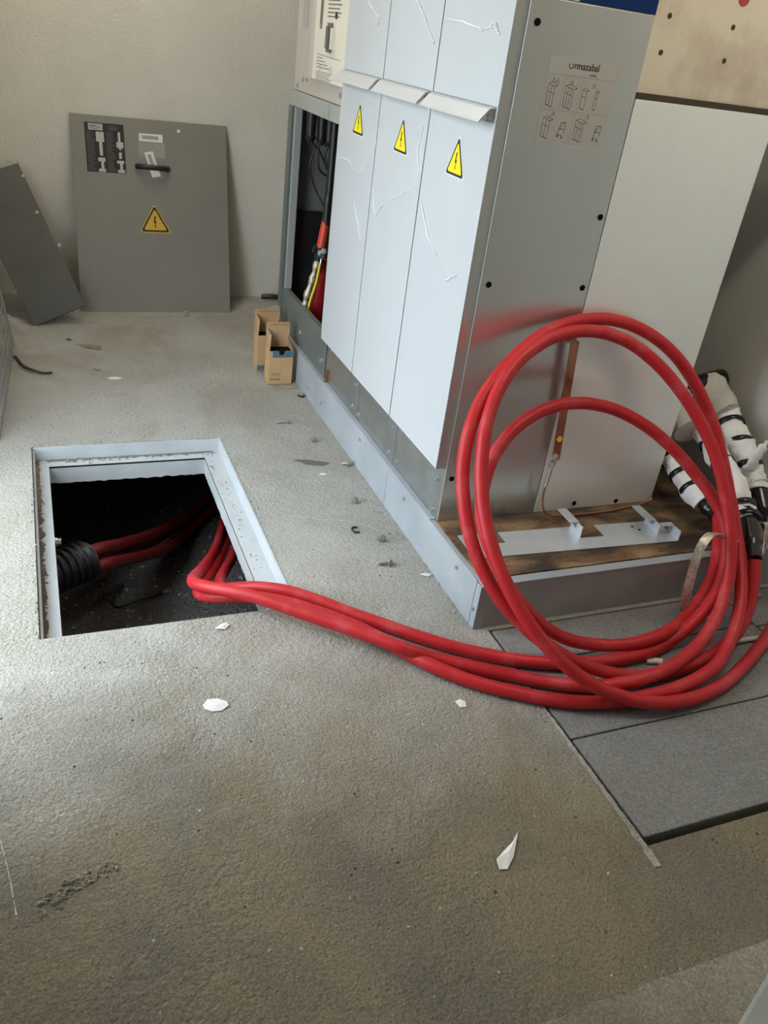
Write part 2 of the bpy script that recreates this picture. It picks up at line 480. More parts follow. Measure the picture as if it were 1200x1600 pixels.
def warning(mb, fr, cu, cv, w, hgt, h=0.0004, yellow=1, rounded=True):
    """triangle warning sticker: 0 white, 1 yellow, 2 black; apex up, centred on cu, base at cv"""
    def tri(k, hh, mi):
        # inset triangle by k
        pts = []
        c = (cu, cv + hgt / 3)
        base = [(cu - w / 2, cv), (cu + w / 2, cv), (cu, cv + hgt)]
        sc = 1 - k
        P = [(c[0] + (p[0] - c[0]) * sc, c[1] + (p[1] - c[1]) * sc) for p in base]
        for i in range(3):
            p, q, r = P[i - 1], P[i], P[(i + 1) % 3]
            for t, o in ((0.06, p), (0.06, r)):
                pts.append((q[0] + (o[0] - q[0]) * t, q[1] + (o[1] - q[1]) * t))
        mb.flat(pts, fr, hh, mi)
    tri(-0.10, h, 0)
    tri(0.0, h + 0.0004, 2)
    tri(0.20, h + 0.0008, yellow)
    s = hgt
    b = [(-0.02, 0.60), (0.045, 0.60), (0.005, 0.40), (0.06, 0.42), (0.01, 0.22), (0.03, 0.225), (-0.005, 0.12), (-0.03, 0.24), (-0.012, 0.235), (0.005, 0.345), (-0.06, 0.325)]
    mb.flat([(cu + p[0] * s, cv + p[1] * s) for p in b], fr, h + 0.0012, 2)

# ================================================================== THE SETTING
RX, YB, YF, ZC = 1.12, 3.01, -2.30, 2.65
HX0, HX1, HY0, HY1 = -1.075, -0.430, 0.200, 1.243         # hatch
TX0, TX1, TY0, TY1 = 0.042, 1.12, -0.716, -0.012          # recess of the trench covers
FT = 0.11                                                  # floor thickness

def grid_floor():
    xs = sorted({LW - 0.14, HX0, HX1, TX0, RX})
    ys = sorted({YF, -0.955, TY0, TY1, HY0, HY1, YB})
    mb = MB()
    def void(x, y):
        return HX0 < x < HX1 and HY0 < y < HY1
    def trench(x, y):
        return TX0 < x < TX1 and TY0 < y < TY1
    def top(i, j):
        if i < 0 or j < 0 or i >= len(xs) - 1 or j >= len(ys) - 1: return None
        x, y = (xs[i] + xs[i + 1]) / 2, (ys[j] + ys[j + 1]) / 2
        if void(x, y): return -FT
        if trench(x, y): return -0.045
        if y < -0.955: return -0.004
        return 0.0
    for i in range(len(xs) - 1):
        for j in range(len(ys) - 1):
            z = top(i, j)
            x0, x1, y0, y1 = xs[i], xs[i + 1], ys[j], ys[j + 1]
            if z > -FT:
                mb.add([(x0, y0, z), (x1, y0, z), (x1, y1, z), (x0, y1, z)], [(0, 1, 2, 3)])
                mb.add([(x0, y0, -FT), (x0, y1, -FT), (x1, y1, -FT), (x1, y0, -FT)], [(0, 1, 2, 3)])
            for di, dj, a, b in ((1, 0, (x1, y0), (x1, y1)), (-1, 0, (x0, y1), (x0, y0)), (0, 1, (x1, y1), (x0, y1)), (0, -1, (x0, y0), (x1, y0))):
                zn = top(i + di, j + dj)
                if zn is not None and zn < z:
                    mb.add([(*a, zn), (*b, zn), (*b, z), (*a, z)], [(0, 1, 2, 3)])
    return mb
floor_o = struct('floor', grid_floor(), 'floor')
def streak(pts, w, seed):
    mb = MB(); P = catmull([(x, y, .0007) for x, y in pts], 12)
    for i in range(len(P) - 1):
        k = w * max(0, .5 + 1.2 * mnoise.noise(Vector((i * .55, seed, 0))))
        if k < w * .15: continue
        mb.line((P[i].x, P[i].y), (P[i + 1].x, P[i + 1].y), k, frame((0, 0, 0), (1, 0, 0), (0, 1, 0)), .0007)
    return mb

# rough exposed-aggregate strip and smooth screed at the near corner
mb = MB()
n = 60
top = []
for i in range(n + 1):
    x = -0.75 + i * (RX + 0.75) / n
    top.append((x, -0.952 + 0.004 * mnoise.noise(Vector((x * 14, 3, 0))) + (0.02 if x < -0.4 else 0) * 0))
fl = frame((0, 0, 0), (1, 0, 0), (0, 1, 0))
mb.prism([(RX, YF), *reversed(top), (-0.75, YF)], fl, -0.02, 0.002)
struct('trim_1', mb, 'aggregate')
mb = MB()
mb.prism([(-0.032, -1.058), (0.0, -1.30), (RX, -1.30), (RX, -0.975), (0.16, -0.972)], fl, -0.018, 0.010)
struct('trim_2', mb, 'smooth', bevel=0.006)

# walls and ceiling
mb = MB(); mb.box(LW - 0.14, RX + 0.12, YB, YB + 0.15, -FT, ZC)
struct('wall_back', mb, 'wall')
mb = MB(); mb.box(RX, RX + 0.12, YF, YB, -FT, ZC)
struct('wall_right', mb, 'wall_grey')
mb = MB(); mb.box(LW - 0.14, RX + 0.12, YF - 0.15, YF, -FT, ZC)
struct('wall_front', mb, 'steel_grey')
mb = MB()
mb.box(LW - 0.14, LW, YF, DOOR_Y0, 0, ZC)
mb.box(LW - 0.14, LW, DOOR_Y1, YB, 0, ZC)
mb.box(LW - 0.14, LW, DOOR_Y0, DOOR_Y1, DOOR_Z, ZC)
struct('wall_left', mb, 'wall')
mb = MB(); mb.box(LW - 0.14, RX + 0.12, YF, YB, ZC, ZC + 0.1)
struct('ceiling', mb, 'ceil')
mb = MB()
for y0, y1, z0, z1 in ((DOOR_Y0, DOOR_Y0 + 0.05, 0, DOOR_Z), (DOOR_Y1 - 0.05, DOOR_Y1, 0, DOOR_Z), (DOOR_Y0 + 0.05, DOOR_Y1 - 0.05, DOOR_Z - 0.05, DOOR_Z)):
    mb.box(LW - 0.10, LW + 0.01, y0, y1, z0, z1)
struct('door_1', mb, 'steel_grey', bevel=0.003)
mb = MB(); mb.box(-25, LW - 0.141, -25, 25, -0.12, -0.02)
struct('ground', mb, 'ground')

# cable pit under the floor
PZ = -0.62
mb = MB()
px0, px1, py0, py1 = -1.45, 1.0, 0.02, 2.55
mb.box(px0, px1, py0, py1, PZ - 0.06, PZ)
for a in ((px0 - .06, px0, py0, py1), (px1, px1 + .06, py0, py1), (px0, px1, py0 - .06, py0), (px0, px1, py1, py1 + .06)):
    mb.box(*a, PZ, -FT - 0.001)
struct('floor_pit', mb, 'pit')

for k, (q, w) in enumerate((([(-.353, .661), (-.2845, .6415), (-.2385, .618), (-.159, .596), (-.098, .554), (-.07, .511)], .009), ([(-.115, 1.33), (-.10, 1.31), (-.076, 1.266)], .012), ([(-1.155, -.36), (-1.14, -.44), (-1.128, -.525)], .0035))):
    obj('chalk_mark', streak(q, w * .7, k * 7 + 1), 'chalk', floor_o, kind='stuff')
# pale mortar left along the edge of the trench cover recess
mb = MB()
pts = []
yy = -0.725
L_, R_ = [], []
while yy < -0.33:
    t = (yy + 0.725) / 0.4
    w = (0.016 - 0.010 * t) * (0.75 + 0.6 * mnoise.noise(Vector((yy * 40, 1, 0))))
    L_.append((TX0 - 0.001 - max(0.002, w), yy)); R_.append((TX0 - 0.0005 + 0.003 * mnoise.noise(Vector((yy * 60, 5, 0))), yy))
    yy += 0.008
for i in range(len(L_) - 1):
    mb.prism([L_[i], R_[i], R_[i + 1], L_[i + 1]], fl, -0.02, 0.0025 + 0.0015 * mnoise.noise(Vector((i * .5, 0, 0))))
mb.prism([(TX0 - 0.016, -0.762), (TX0 - 0.002, -0.765), (TX0 + 0.002, -0.725), (TX0 - 0.016, -0.722)], fl, -0.01, 0.002)
struct('trim_3', mb, 'mortar')

# ------------------------------------------------------------------ trench covers
def cover(x0, x1, y0, y1, label, dz=0.0, skew=0.0):
    mb = MB()
    mb.prism([(x0, y0), (x1, y0 - skew), (x1, y1 - skew), (x0, y1)], fl, -0.0445, -0.002 + dz)
    o = obj('trench_cover', mb, 'slab', label=label, bevel=0.003, cat='cover slab', group='trench cover slabs beside the plinth')
    return o
cover(0.053, 0.852, -0.695, -0.420, 'dark grey trench cover slab nearest the camera, its corner exposed')
cover(0.053, 0.852, -0.416, -0.158, 'grey trench cover slab lying under the bottom of the cable coil')
cover(0.053, 0.852, -0.153, -0.014, 'pale grey trench cover slab directly in front of the plinth')
cover(0.858, 1.112, -0.695, -0.170, 'trench cover slab at the right edge, beyond the exposed slab corner')
cover(0.858, 1.112, -0.165, -0.014, 'small trench cover slab at the right edge beside the plinth')

# ------------------------------------------------------------------ hatch frame
hf = thing('hatch_frame', 'blue-grey painted steel angle frame lining the open floor hatch', 'hatch frame', (HX0, HY0, 0))
LED, STEP, LIP = 0.050, 0.052, 0.118
def jag(a, b, f0, n=40, amp=0.004, seed=0):
    return [(a + (b - a) * i / n, f0 + amp * mnoise.noise(Vector((i * 0.45, seed, 0))) + amp * 0.5 * mnoise.noise(Vector((i * 1.7, seed, 2)))) for i in range(n + 1)]
g = 0.002
def angle_rail(name, axis, face, a, b, inward, seed, parent, led=LED, jam=0.004, top=-0.003):
    """upper flange down the concrete, ledge, lower flange with ragged bottom; inward is the direction of the opening"""
    mb = MB()
    if axis == 'x':      # runs along x, face at y
        fr = lambda u, w, z: Vector((u, face + inward * w, z))
    else:
        fr = lambda u, w, z: Vector((face + inward * w, u, z))
    def bx(u0, u1, w0, w1, z0, z1):
        p = [fr(u, w, z) for z in (z0, z1) for (u, w) in ((u0, w0), (u1, w0), (u1, w1), (u0, w1))]
        mb.add(p, [(0, 3, 2, 1), (4, 5, 6, 7), (0, 1, 5, 4), (1, 2, 6, 5), (2, 3, 7, 6), (3, 0, 4, 7)])
    dz = 0.0009 if axis == 'x' else 0.0
    bx(a, b, g, g + 0.006, -STEP, top)
    bx(a, b, g + 0.006, led, -STEP - 0.006 - dz, -STEP - dz)
    low = jag(a, b, -LIP, 60, jam, seed)
    v = [fr(u, led, -STEP) for u, z in low] + [fr(u, led, z) for u, z in low] + [fr(u, led - 0.006, -STEP) for u, z in low] + [fr(u, led - 0.006, z) for u, z in low]
    k = len(low); f = []
    for i in range(k - 1):
        f += [(i, i + 1, k + i + 1, k + i), (2 * k + i, 3 * k + i, 3 * k + i + 1, 2 * k + i + 1), (k + i, k + i + 1, 3 * k + i + 1, 3 * k + i)]
    mb.add(v, f)
    return obj(name, mb, 'frame_paint', parent)
rails = [angle_rail('rail', 'x', HY1, HX0 + g, HX1 - g, -1, 1, hf, LED + 0.005, 0.006),
         angle_rail('rail', 'x', HY0, HX0 + g, HX1 - g, 1, 2, hf, 0.03, 0.004, -0.014),
         angle_rail('rail', 'y', HX0, HY0 + g, HY1 - g, 1, 3, hf, LED, 0.004, -0.012),
         angle_rail('rail', 'y', HX1, HY0 + g, HY1 - g, -1, 4, hf, LED + 0.018, 0.008, 0.001)]
# dirt and mortar crumbs on the ledges
def crumbs(n, fx, size, seed):
    random.seed(seed)
    mb = MB()
    for i in range(n):
        x, y, z, s = fx()
        s *= size
        q = [Vector((random.uniform(-1, 1), random.uniform(-1, 1), random.uniform(-1, 1))).normalized() * s * random.uniform(.6, 1) for _ in range(6)]
        c = Vector((x, y, z))
        d = [Vector((1, 0, 0)), Vector((-1, 0, 0)), Vector((0, 1, 0)), Vector((0, -1, 0)), Vector((0, 0, .7)), Vector((0, 0, -.5))]
        v = [c + d[k] * s * random.uniform(.5, 1.2) + q[k] * .25 for k in range(6)]
        mb.add(v, [(0, 2, 4), (2, 1, 4), (1, 3, 4), (3, 0, 4), (2, 0, 5), (1, 2, 5), (3, 1, 5), (0, 3, 5)])
    return mb
def fx_back():
    return random.uniform(HX0 + .01, HX1 - .03), HY1 - 0.008 - abs(random.gauss(0, .012)), -STEP + .001, random.uniform(.3, 1)
def fx_left():
    return HX0 + 0.008 + abs(random.gauss(0, .007)), random.uniform(HY0, HY1), -STEP + .001, random.uniform(.3, 1)
def fx_right():
    return HX1 - random.uniform(.02, .06), random.uniform(HY0 + .25, HY1), -STEP + .001, random.uniform(.2, .8)
obj('mortar_crumbs', crumbs(170, fx_back, .006, 11), 'dirt', rails[0], kind='stuff')
obj('mortar_crumbs', crumbs(240, fx_left, .006, 12), 'dirt', rails[2], kind='stuff')
obj('mortar_crumbs', crumbs(45, fx_right, .006, 13), 'dirt', rails[3], kind='stuff')
# caked dirt lying along the outer half of the ledges
def dirt_strip(a, b, base, sgn, axis, w, seed, n=110):
    mb = MB(); L_, R_ = [], []
    for i in range(n + 1):
        t = a + (b - a) * i / n
        e = max(.002, w * (.55 + .75 * mnoise.noise(Vector((i * .23, seed, 0))) + .35 * mnoise.noise(Vector((i * .9, seed, 4)))))
        L_.append((t, base + sgn * .007)); R_.append((t, base + sgn * (.007 + e)))
    for i in range(n):
        hh = -STEP + .0016 + .0012 * mnoise.noise(Vector((i * .7, seed, 1)))
        q = [L_[i], R_[i], R_[i + 1], L_[i + 1]]
        q = [(p[1], p[0]) for p in q] if axis == 'y' else q
        mb.prism(q, fl, -STEP - .0008, hh)
    return mb
obj('caked_dirt', dirt_strip(HY0 + .01, HY1 - .01, HX0, 1, 'y', .020, 51), 'dirt', rails[2], kind='stuff')
obj('caked_dirt', dirt_strip(HX0 + .05, HX1 - .03, HY1, -1, 'x', .016, 52), 'dirt', rails[0], kind='stuff')
mb = MB(); mb.hexhead((HX0 + LED + 0.0, 0.76, -0.085), (1, 0, 0), 0.011, 0.018); mb.cyl((HX0 + LED - 0.02, 0.76, -0.085), (1, 0, 0), 0.006, 0.03)
obj('bolt', mb, 'bolt', rails[2])
def fx_rim():
    k = random.random()
    if k < .45: return HX0 - random.uniform(0, .012), random.uniform(HY0, HY1), 0.001, random.uniform(.3, 1)
    if k < .7: return random.uniform(HX0, HX1), HY1 + random.uniform(0, .01), 0.001, random.uniform(.3, 1)
    return HX1 + random.uniform(0, .006), random.uniform(HY0 + .2, HY1), 0.001, random.uniform(.2, .6)
obj('mortar_crumbs', crumbs(150, fx_rim, .006, 14), 'mortar', hf, kind='stuff')

# ------------------------------------------------------------------ plinth
PH = 0.1396
pl = thing('plinth', 'grey painted steel plinth under the switchgear with a rust-stained board on top', 'plinth', (0, 0, 0))
FXL = frame((0, 0, 0), (0, -1, 0), (0, 0, 1))       # faces -x : u = -y, v = z
PX1, PY1 = 1.07, 2.15
def screw_on(parent, c, axis, r=0.0055, h=0.006, mat='bolt'):
    mb = MB(); mb.hexhead(c, axis, r, h)
    return obj('screw', mb, mat, parent)
segs = [(0.028, 0.672), (0.674, 1.530), (1.532, PY1)]
for k, (a, b) in enumerate(segs):
    mb = MB(); mb.box(0.0, 0.005, a, b, 0.0005, PH - 0.001)
    sp = obj('side_plate', mb, 'plinth', pl, bevel=0.0012)
    for y, z in ((1.734, .115), (1.535 + .02, .053), (1.386, .061), (0.937, .114), (0.523, .110), (0.139, .111)):
        if a < y < b:
            screw_on(sp, (0, y, z), (-1, 0, 0))
mb = MB(); mb.box(0.0, 0.026, 0.0, 0.004, 0.0005, PH); mb.box(0.0, 0.004, 0.004, 0.026, 0.0005, PH)
ca = obj('corner_angle', mb, 'plinth', pl, bevel=0.001)
screw_on(ca, (0, 0.0175, 0.06), (-1, 0, 0))
mb = MB(); mb.box(0.027, PX1, 0.002, 0.007, 0.0005, PH - 0.001)
fp = obj('front_plate', mb, 'plinth_front', pl)
mb = MB(); mb.box(0.005, PX1, 0.0005, 0.03, PH - 0.001, PH + 0.0025)
obj('top_flange', mb, 'plinth', pl, bevel=0.001)
mb = MB(); mb.box(0.0005, 0.016, 0.03, 0.34, PH - 0.001, PH + 0.0015)
obj('top_flange', mb, 'plinth', pl, bevel=0.001)
mb = MB(); mb.box(0.0005, 0.0192, 0.34, PY1, PH - 0.001, PH + 0.0052)
obj('top_flange', mb, 'plinth', pl, bevel=0.001)
mb = MB()
xa, ya_, yb_ = 0.016, 0.034, 0.80
mb.box(xa, PX1, ya_, yb_, PH - 0.012, PH + 0.004)
obj('top_board', mb, 'rust', pl, label='rust-stained brown board', bevel=0.0015)
mb = MB(); mb.box(0.02, PX1, 0.8, PY1, PH - 0.012, PH)
obj('top_board', mb, 'rust', pl)
mb = MB(); mb.box(PX1 - .005, PX1, 0.007, PY1, 0.001, PH - .001); mb.box(0.0, PX1, PY1, PY1 + .005, 0.001, PH)
obj('back_plate', mb, 'plinth', pl)
BT = PH + 0.004        # top of the board

# ------------------------------------------------------------------ switchgear cabinets (three white units)
XD, XS, YA, W = -0.0117, 0.0196, 0.3304, 0.365
ZD, ZH, ZT = 0.315, 1.205, 1.74
XM, XR, ZR = 0.3458, 0.7932, 1.2887
FD = lambda y, z=0.0: frame((XD, y, z), (0, -1, 0), (0, 0, 1))
FS = frame((0, YA, 0), (1, 0, 0), (0, 0, 1))      # end panel: u = x, v = z, out = -y

def ridge(mb, pts, fr, w=0.006, h=0.004, mi=0):
    P = catmull([fr(p[0], p[1], h * .3) for p in pts], 5)
    R = [w * .5 * (0.35 + 0.9 * abs(mnoise.noise(Vector((i * .6, pts[0][0] * 30, 0))))) for i in range(len(P))]
    mb.tube([Vector(p) + Vector((mnoise.noise(p * 90) * .002, mnoise.noise(p * 70) * .004, mnoise.noise(p * 80 + Vector((5, 0, 0))) * .004)) for p in P], R, 6, mi)

names = ['white switchgear cabinet nearest the camera, its steel side panel behind the red coil',
         'middle one of the three white switchgear cabinets',
         'far one of the three white switchgear cabinets, next to the open compartment']
FILM_D = [  # torn film on the lower doors (u from the right edge of the door = y - y0 , z)
    dict(edge=[(0.36, 0.985), (0.33, 0.955), (0.27, 0.895), (0.21, 0.862), (0.15, 0.84), (0.115, 0.815), (0.10, 0.828), (0.07, 0.842), (0.045, 0.835), (0.02, 0.80), (0.004, 0.72)],
         ridges=[[(0.345, 0.97), (0.27, 0.895), (0.2, 0.86)], [(0.12, 0.815), (0.07, 0.842)]]),
    dict(edge=[(0.36, 0.88), (0.31, 0.865), (0.26, 0.90), (0.20, 0.93), (0.13, 0.95), (0.06, 0.985), (0.004, 1.04)],
         ridges=[[(0.34, 0.94), (0.31, 0.865), (0.25, 0.905)], [(0.2, 0.93), (0.13, 0.955), (0.05, 0.99)], [(0.03, 1.15), (0.045, 1.09), (0.02, 1.03)]]),
    dict(edge=[(0.36, 0.97), (0.30, 0.96), (0.22, 0.985), (0.14, 0.965), (0.06, 1.0), (0.004, 1.05)],
         ridges=[[(0.34, 0.965), (0.25, 0.975), (0.13, 0.955), (0.05, 1.0)], [(0.14, 0.86), (0.08, 0.80), (0.05, 0.76)]]),
]
for i in range(3):
    y0, y1 = YA + i * W, YA + (i + 1) * W
    u = thing('switchgear_cabinet', names[i], 'cabinet', (XS, y0, BT), group='white switchgear cabinets')
    # carcass
    mb = MB()
    mb.box(XS + 0.002, XM, y0 + 0.004, y1 - 0.001, BT, ZT)
    mb.box(XM, XR - 0.002, y0 + 0.004, y1 - 0.001, BT, ZR - 0.002)
    obj('body', mb, 'galv', u)
    # lower door: front skin, returned edges
    d0, d1 = y0 + 0.0045, y1 - 0.0015
    mb = MB(); mb.box(XD, XD + 0.003, d0, d1, ZD, ZH)
    door = obj('door', mb, 'white', u, bevel=0.0012)
    for bx_ in ((d0, d0 + .002, ZD + .002, ZH), (d1 - .002, d1, ZD + .002, ZH), (d0, d1, ZD, ZD + .002)):
        mb = MB(); mb.box(XD + 0.003, XS, *bx_)
        obj('return_edge', mb, 'galv_side', door)
    fr = FD(y0)
    ym = -(W / 2 - 0.005)
    mb = MB(); warning(mb, fr, ym - 0.0 + 0.007, 1.064, 0.104, 0.091)
    obj('warning_sticker', mb, ['paper', 'yellow', 'ink'], door, label='yellow triangle with a black lightning bolt')
    # grip lip, curling outwards and down along the top of the door
    prof = [(XD, 1.236), (XD - 0.010, 1.2355), (XD - 0.017, 1.232), (XD - 0.038, 1.208), (XD - 0.041, 1.203), (XD - 0.039, 1.2015), (XD - 0.0355, 1.2055), (XD - 0.0155, 1.228), (XD - 0.0095, 1.2315), (XD, 1.232)]
    mb = MB()
    a, b = y0 + 0.012, y1 - 0.012
    v = [(p[0], a, p[1]) for p in prof] + [(p[0], b, p[1]) for p in prof]
    k = len(prof)
    mb.add(v, [tuple(range(k)), tuple(range(2 * k - 1, k - 1, -1))] + [(j, j + k, (j + 1) % k + k, (j + 1) % k) for j in range(k)])
    obj('grip_lip', mb, 'lip', door, bevel=0.0008)
    mb = MB(); mb.box(XD - 0.016, XD, a + 0.004, a + 0.007, 1.206, 1.232); mb.cyl((XD - .012, a + .004, 1.214), (0, -1, 0), .005, .006, 10)
    obj('lip_bracket', mb, 'rustbolt', door)
    # upper front panel
    mb = MB(); mb.box(XD, XD + 0.003, d0, d1, ZH + 0.032, ZT)
    up = obj('upper_panel', mb, 'white', u, bevel=0.0012)
    for bx_ in ((d0, d0 + .002, ZH, ZT), (d1 - .002, d1, ZH, ZT)):
        mb = MB(); mb.box(XD + 0.003, XS, *bx_)
        obj('return_edge', mb, 'galv_side', up)
    mb = MB(); mb.box(XD + 0.001, XD + 0.004, d0, d1, ZH + 0.0005, ZH + 0.0315)
    obj('lip_backing', mb, 'white', up)
    # torn protective film
    F = FILM_D[i]
    mb = MB()
    pts = [(-(p[0]), p[1]) for p in F['edge']]
    poly = [(-0.36, ZD + .01)] + [(-0.006, ZD + .01)] + [(q[0], q[1]) for q in reversed(pts)]
    mb.flat(poly, fr, 0.0006)
    for r in F['ridges']:
        ridge(mb, [(-p[0], p[1]) for p in r], fr, .008, .004, 1)
    obj('protective_film', mb, ['film', 'film_fold'], door, label='torn clear protective film')
    mb = MB()
    R2 = [[[(0.34, 1.40), (0.22, 1.395), (0.14, 1.385), (0.09, 1.392), (0.05, 1.378)], [(0.11, 1.39), (0.085, 1.40), (0.06, 1.385)]],
          [[(0.25, 1.452), (0.18, 1.44), (0.12, 1.405), (0.07, 1.37), (0.03, 1.345)]],
          [[(0.30, 1.435), (0.22, 1.44), (0.14, 1.41), (0.08, 1.39)], [(0.09, 1.40), (0.085, 1.37)]]][i]
    for r in R2:
        ridge(mb, [(-p[0], p[1]) for p in r], fr, .009, .004)
    obj('protective_film', mb, 'film_fold', up, label='wrinkled shreds of clear film')
    # galvanised skirt below the door
    mb = MB(); mb.box(XS, XS + 0.002, y0 + (0.001 if i else 0.003), y1 - 0.001, BT, ZD + 0.03)
    sk = obj('skirt_plate', mb, 'skirt', u)
    for (yy, zz) in ([(0.370, .262), (0.366, .158), (0.64, 0.285), (0.680 - .025, .168)], [(0.727, .168), (0.71, .262), (1.03, .168)], [(1.096, .172), (1.08, .262), (1.37, .285)])[i]:
        screw_on(sk, (XS, yy, zz), (-1, 0, 0), 0.0065, 0.007)
    if i < 2:
        mb = MB(); mb.box(XS - 0.004, XS, y1 - 0.006, y1 - 0.002, BT, ZD + .02)
        obj('joint_strip', mb, 'galv', sk)
    else:
        mb = MB(); mb.box(XS - 0.012, XS - 0.001, y1 - 0.035, y1 - 0.028, BT + .002, BT + 0.05); 
        obj('earth_bar', mb, 'copper', sk, label='small copper earthing bar')
    if i == 0:
        # end panel
        mb = MB(); mb.box(XS, XM - 0.001, YA - 0.0035, YA + 0.0035, BT, 1.458)
        sp = obj('side_panel', mb, 'galv_side', u, bevel=0.0008, label='brushed steel side panel')
        for x, z in ((.044, 1.411), (.329, 1.017), (.327, .837), (.044, .840), (.041, .284)):
            mb = MB(); mb.cyl((x, YA - 0.0033, z), (0, -1, 0), .0078, .0016, 18); mb.cyl((x, YA - .0045, z), (0, -1, 0), .0055, .0012, 18)
            obj('hole_plug', mb, 'blackmatt', sp)
        # transport instructions label
        mb = MB()
        fs = lambda uu, vv, hh=0: FS(uu, vv, 0.0035 + hh)
        mb.rect(.0945, .280, 1.176, 1.3545, fs, .0004, 0)
        cx, cz = .1515, 1.3345
        # first letter: ring open at the top
        ring = []
        for k in range(25):
            a = math.radians(140 + k * 260 / 24)
            ring.append((cx + math.cos(a) * .0054, cz + .0042 + math.sin(a) * .0058))
        for k in range(24):
            mb.line(ring[k], ring[k + 1], .0020, fs, .0008, 1)
        for bo_ in (0, .0005): text_into(mb, 'rmazabal', .0215, cx + .0072 + bo_, cz - .0015, fs, .0008 + bo_ * .2, 1, sx=0.90)
        text_into(mb, 'velatia', .0075, .205, 1.3225, fs, .0008, 1)
        mb.line((.0955, 1.318), (.279, 1.318), .0009, fs, .0007, 2)
        mb.line((.0955, 1.246), (.279, 1.246), .0009, fs, .0007, 2)
        for x in (.142, .190): mb.line((x, 1.318), (x, 1.246), .0008, fs, .0007, 2)
        mb.line((.187, 1.246), (.187, 1.180), .0008, fs, .0007, 2)
        def cab_icon(x, z, w_, h_, n_, top=True, tw=.0011):
            q = w_ * .5
            for k in range(n_ + 1):
                xx = x + w_ * k / n_; zz = z - w_ * .28 * k / n_
                mb.line((xx, zz), (xx, zz + h_), tw, fs, .0008, 3)
            for hh in (0, h_ * .66, h_):
                mb.line((x, z + hh), (x + w_, z - w_ * .28 + hh), tw * (1.6 if hh == 0 else 1), fs, .0008, 3)
            mb.line((x, z + h_), (x + q, z + h_ + .004), tw, fs, .0008, 3)
            mb.line((x + w_, z + h_ - w_ * .28), (x + w_ + q * .9, z + h_ - w_ * .28 + .003), tw * 1.5, fs, .0008, 3)
            mb.line((x + q, z + h_ + .004), (x + w_ + q * .9, z + h_ - w_ * .28 + .003), tw, fs, .0008, 3)
        cab_icon(.103, 1.256, .017, .042, 2); cab_icon(.149, 1.256, .022, .042, 3); cab_icon(.196, 1.256, .012, .038, 1); cab_icon(.232, 1.256, .007, .037, 1)
        cab_icon(.105, 1.190, .019, .038, 2); cab_icon(.195, 1.190, .022, .040, 3)
        for x, z in ((.114, 1.305), (.124, 1.304), (.163, 1.304), (.224, 1.303), (.13, 1.237), (.225, 1.237)):
            mb.line((x, z + .006), (x - .004, z - .005), .0011, fs, .0008, 3); mb.line((x, z + .006), (x + .004, z - .005), .0011, fs, .0008, 3)
        for x in (.150, .250):       # forklift figures
            for a, b in (((0, 0), (.006, .030)), ((.006, .030), (.018, .030)), ((.018, .030), (.018, .008)), ((.002, .016), (.016, .016)), ((.0, .004), (.016, .002)), ((.005, .016), (.012, .028))):
                mb.line((x + a[0], 1.192 + a[1]), (x + b[0], 1.192 + b[1]), .0016, fs, .0008, 3)
            for c in ((x + .002, 1.192), (x + .014, 1.190)):
                mb.flat([(c[0] + .0028 * math.cos(k), c[1] + .0028 * math.sin(k)) for k in [j * math.pi / 4 for j in range(8)]], fs, .0009, 3)
        text_into(mb, '0', .006, .0985, 1.309, fs, .0007, 2); text_into(mb, '0', .006, .145, 1.309, fs, .0007, 2); text_into(mb, '0', .006, .193, 1.309, fs, .0007, 2)
        obj('instruction_label', mb, ['label', 'ink', 'ink_soft', 'ink_grey'], sp, label='grey label with cabinet lifting diagrams')
        # blue head band
        mb = MB(); mb.box(.1395, XM - 0.0005, YA - 0.004, YA + 0.0035, 1.4605, ZT)
        obj('head_band', mb, 'blue', u, bevel=0.001, label='dark blue head band')
        mb = MB(); mb.box(.088, .1385, YA - 0.004, YA + 0.0035, 1.4605, ZT)
        obj('head_band', mb, 'paper', u, bevel=0.001, label='white head band')
        mb = MB(); mb.box(XS, .0875, YA - 0.0035, YA + 0.0035, 1.4605, ZT)
        obj('head_band', mb, 'galv_side', u)
        # rear zinc sheet
        mb = MB(); mb.box(XM + 0.0025, XR, YA - 0.0045, YA + 0.0035, BT, ZR)
        rs = obj('rear_side_sheet', mb, 'galv_rear', u, bevel=0.0008, label='pale zinc sheet')
        for x, z in ((.491, .158), (.652, .152)):
            mb = MB(); mb.cyl((x, YA - .0043, z + .004), (0, -1, 0), .0075, .0014, 16)
            obj('hole_plug', mb, 'blackmatt', rs)
        # copper earthing bar standing off the side
        eb0 = Vector((.323, .296, .700)); eb1 = Vector((.357, .296, .338))
        mb = MB()
        ax = (eb1 - eb0).normalized(); sd = Vector((1, 0, 0.09)).normalized()
        w2 = .0125
        q = [eb0 - sd * w2, eb0 + sd * w2, eb1 + sd * w2, eb1 - sd * w2]
        mb.add([p + Vector((0, dy, 0)) for dy in (-.003, .003) for p in q], [(0, 1, 2, 3), (7, 6, 5, 4), (0, 4, 5, 1), (1, 5, 6, 2), (2, 6, 7, 3), (3, 7, 4, 0)])
        mb.box(.300, .332, .293, YA - .004, .697, .703)
        eb = obj('earth_bar', mb, 'copper', u, bevel=0.0006, label='upright copper earthing bar')
        mb = MB(); c = eb0.lerp(eb1, .805); mb.cyl((c.x, .2928, c.z), (0, -1, 0), .0092, .0009, 22)
        obj('round_sticker', mb, 'yellow', eb)
        mb = MB(); c = eb0.lerp(eb1, .975); mb.hexhead((c.x - .006, .293, c.z + .003), (0, -1, 0), .0085, .012)
        obj('bolt', mb, 'bolt', eb)

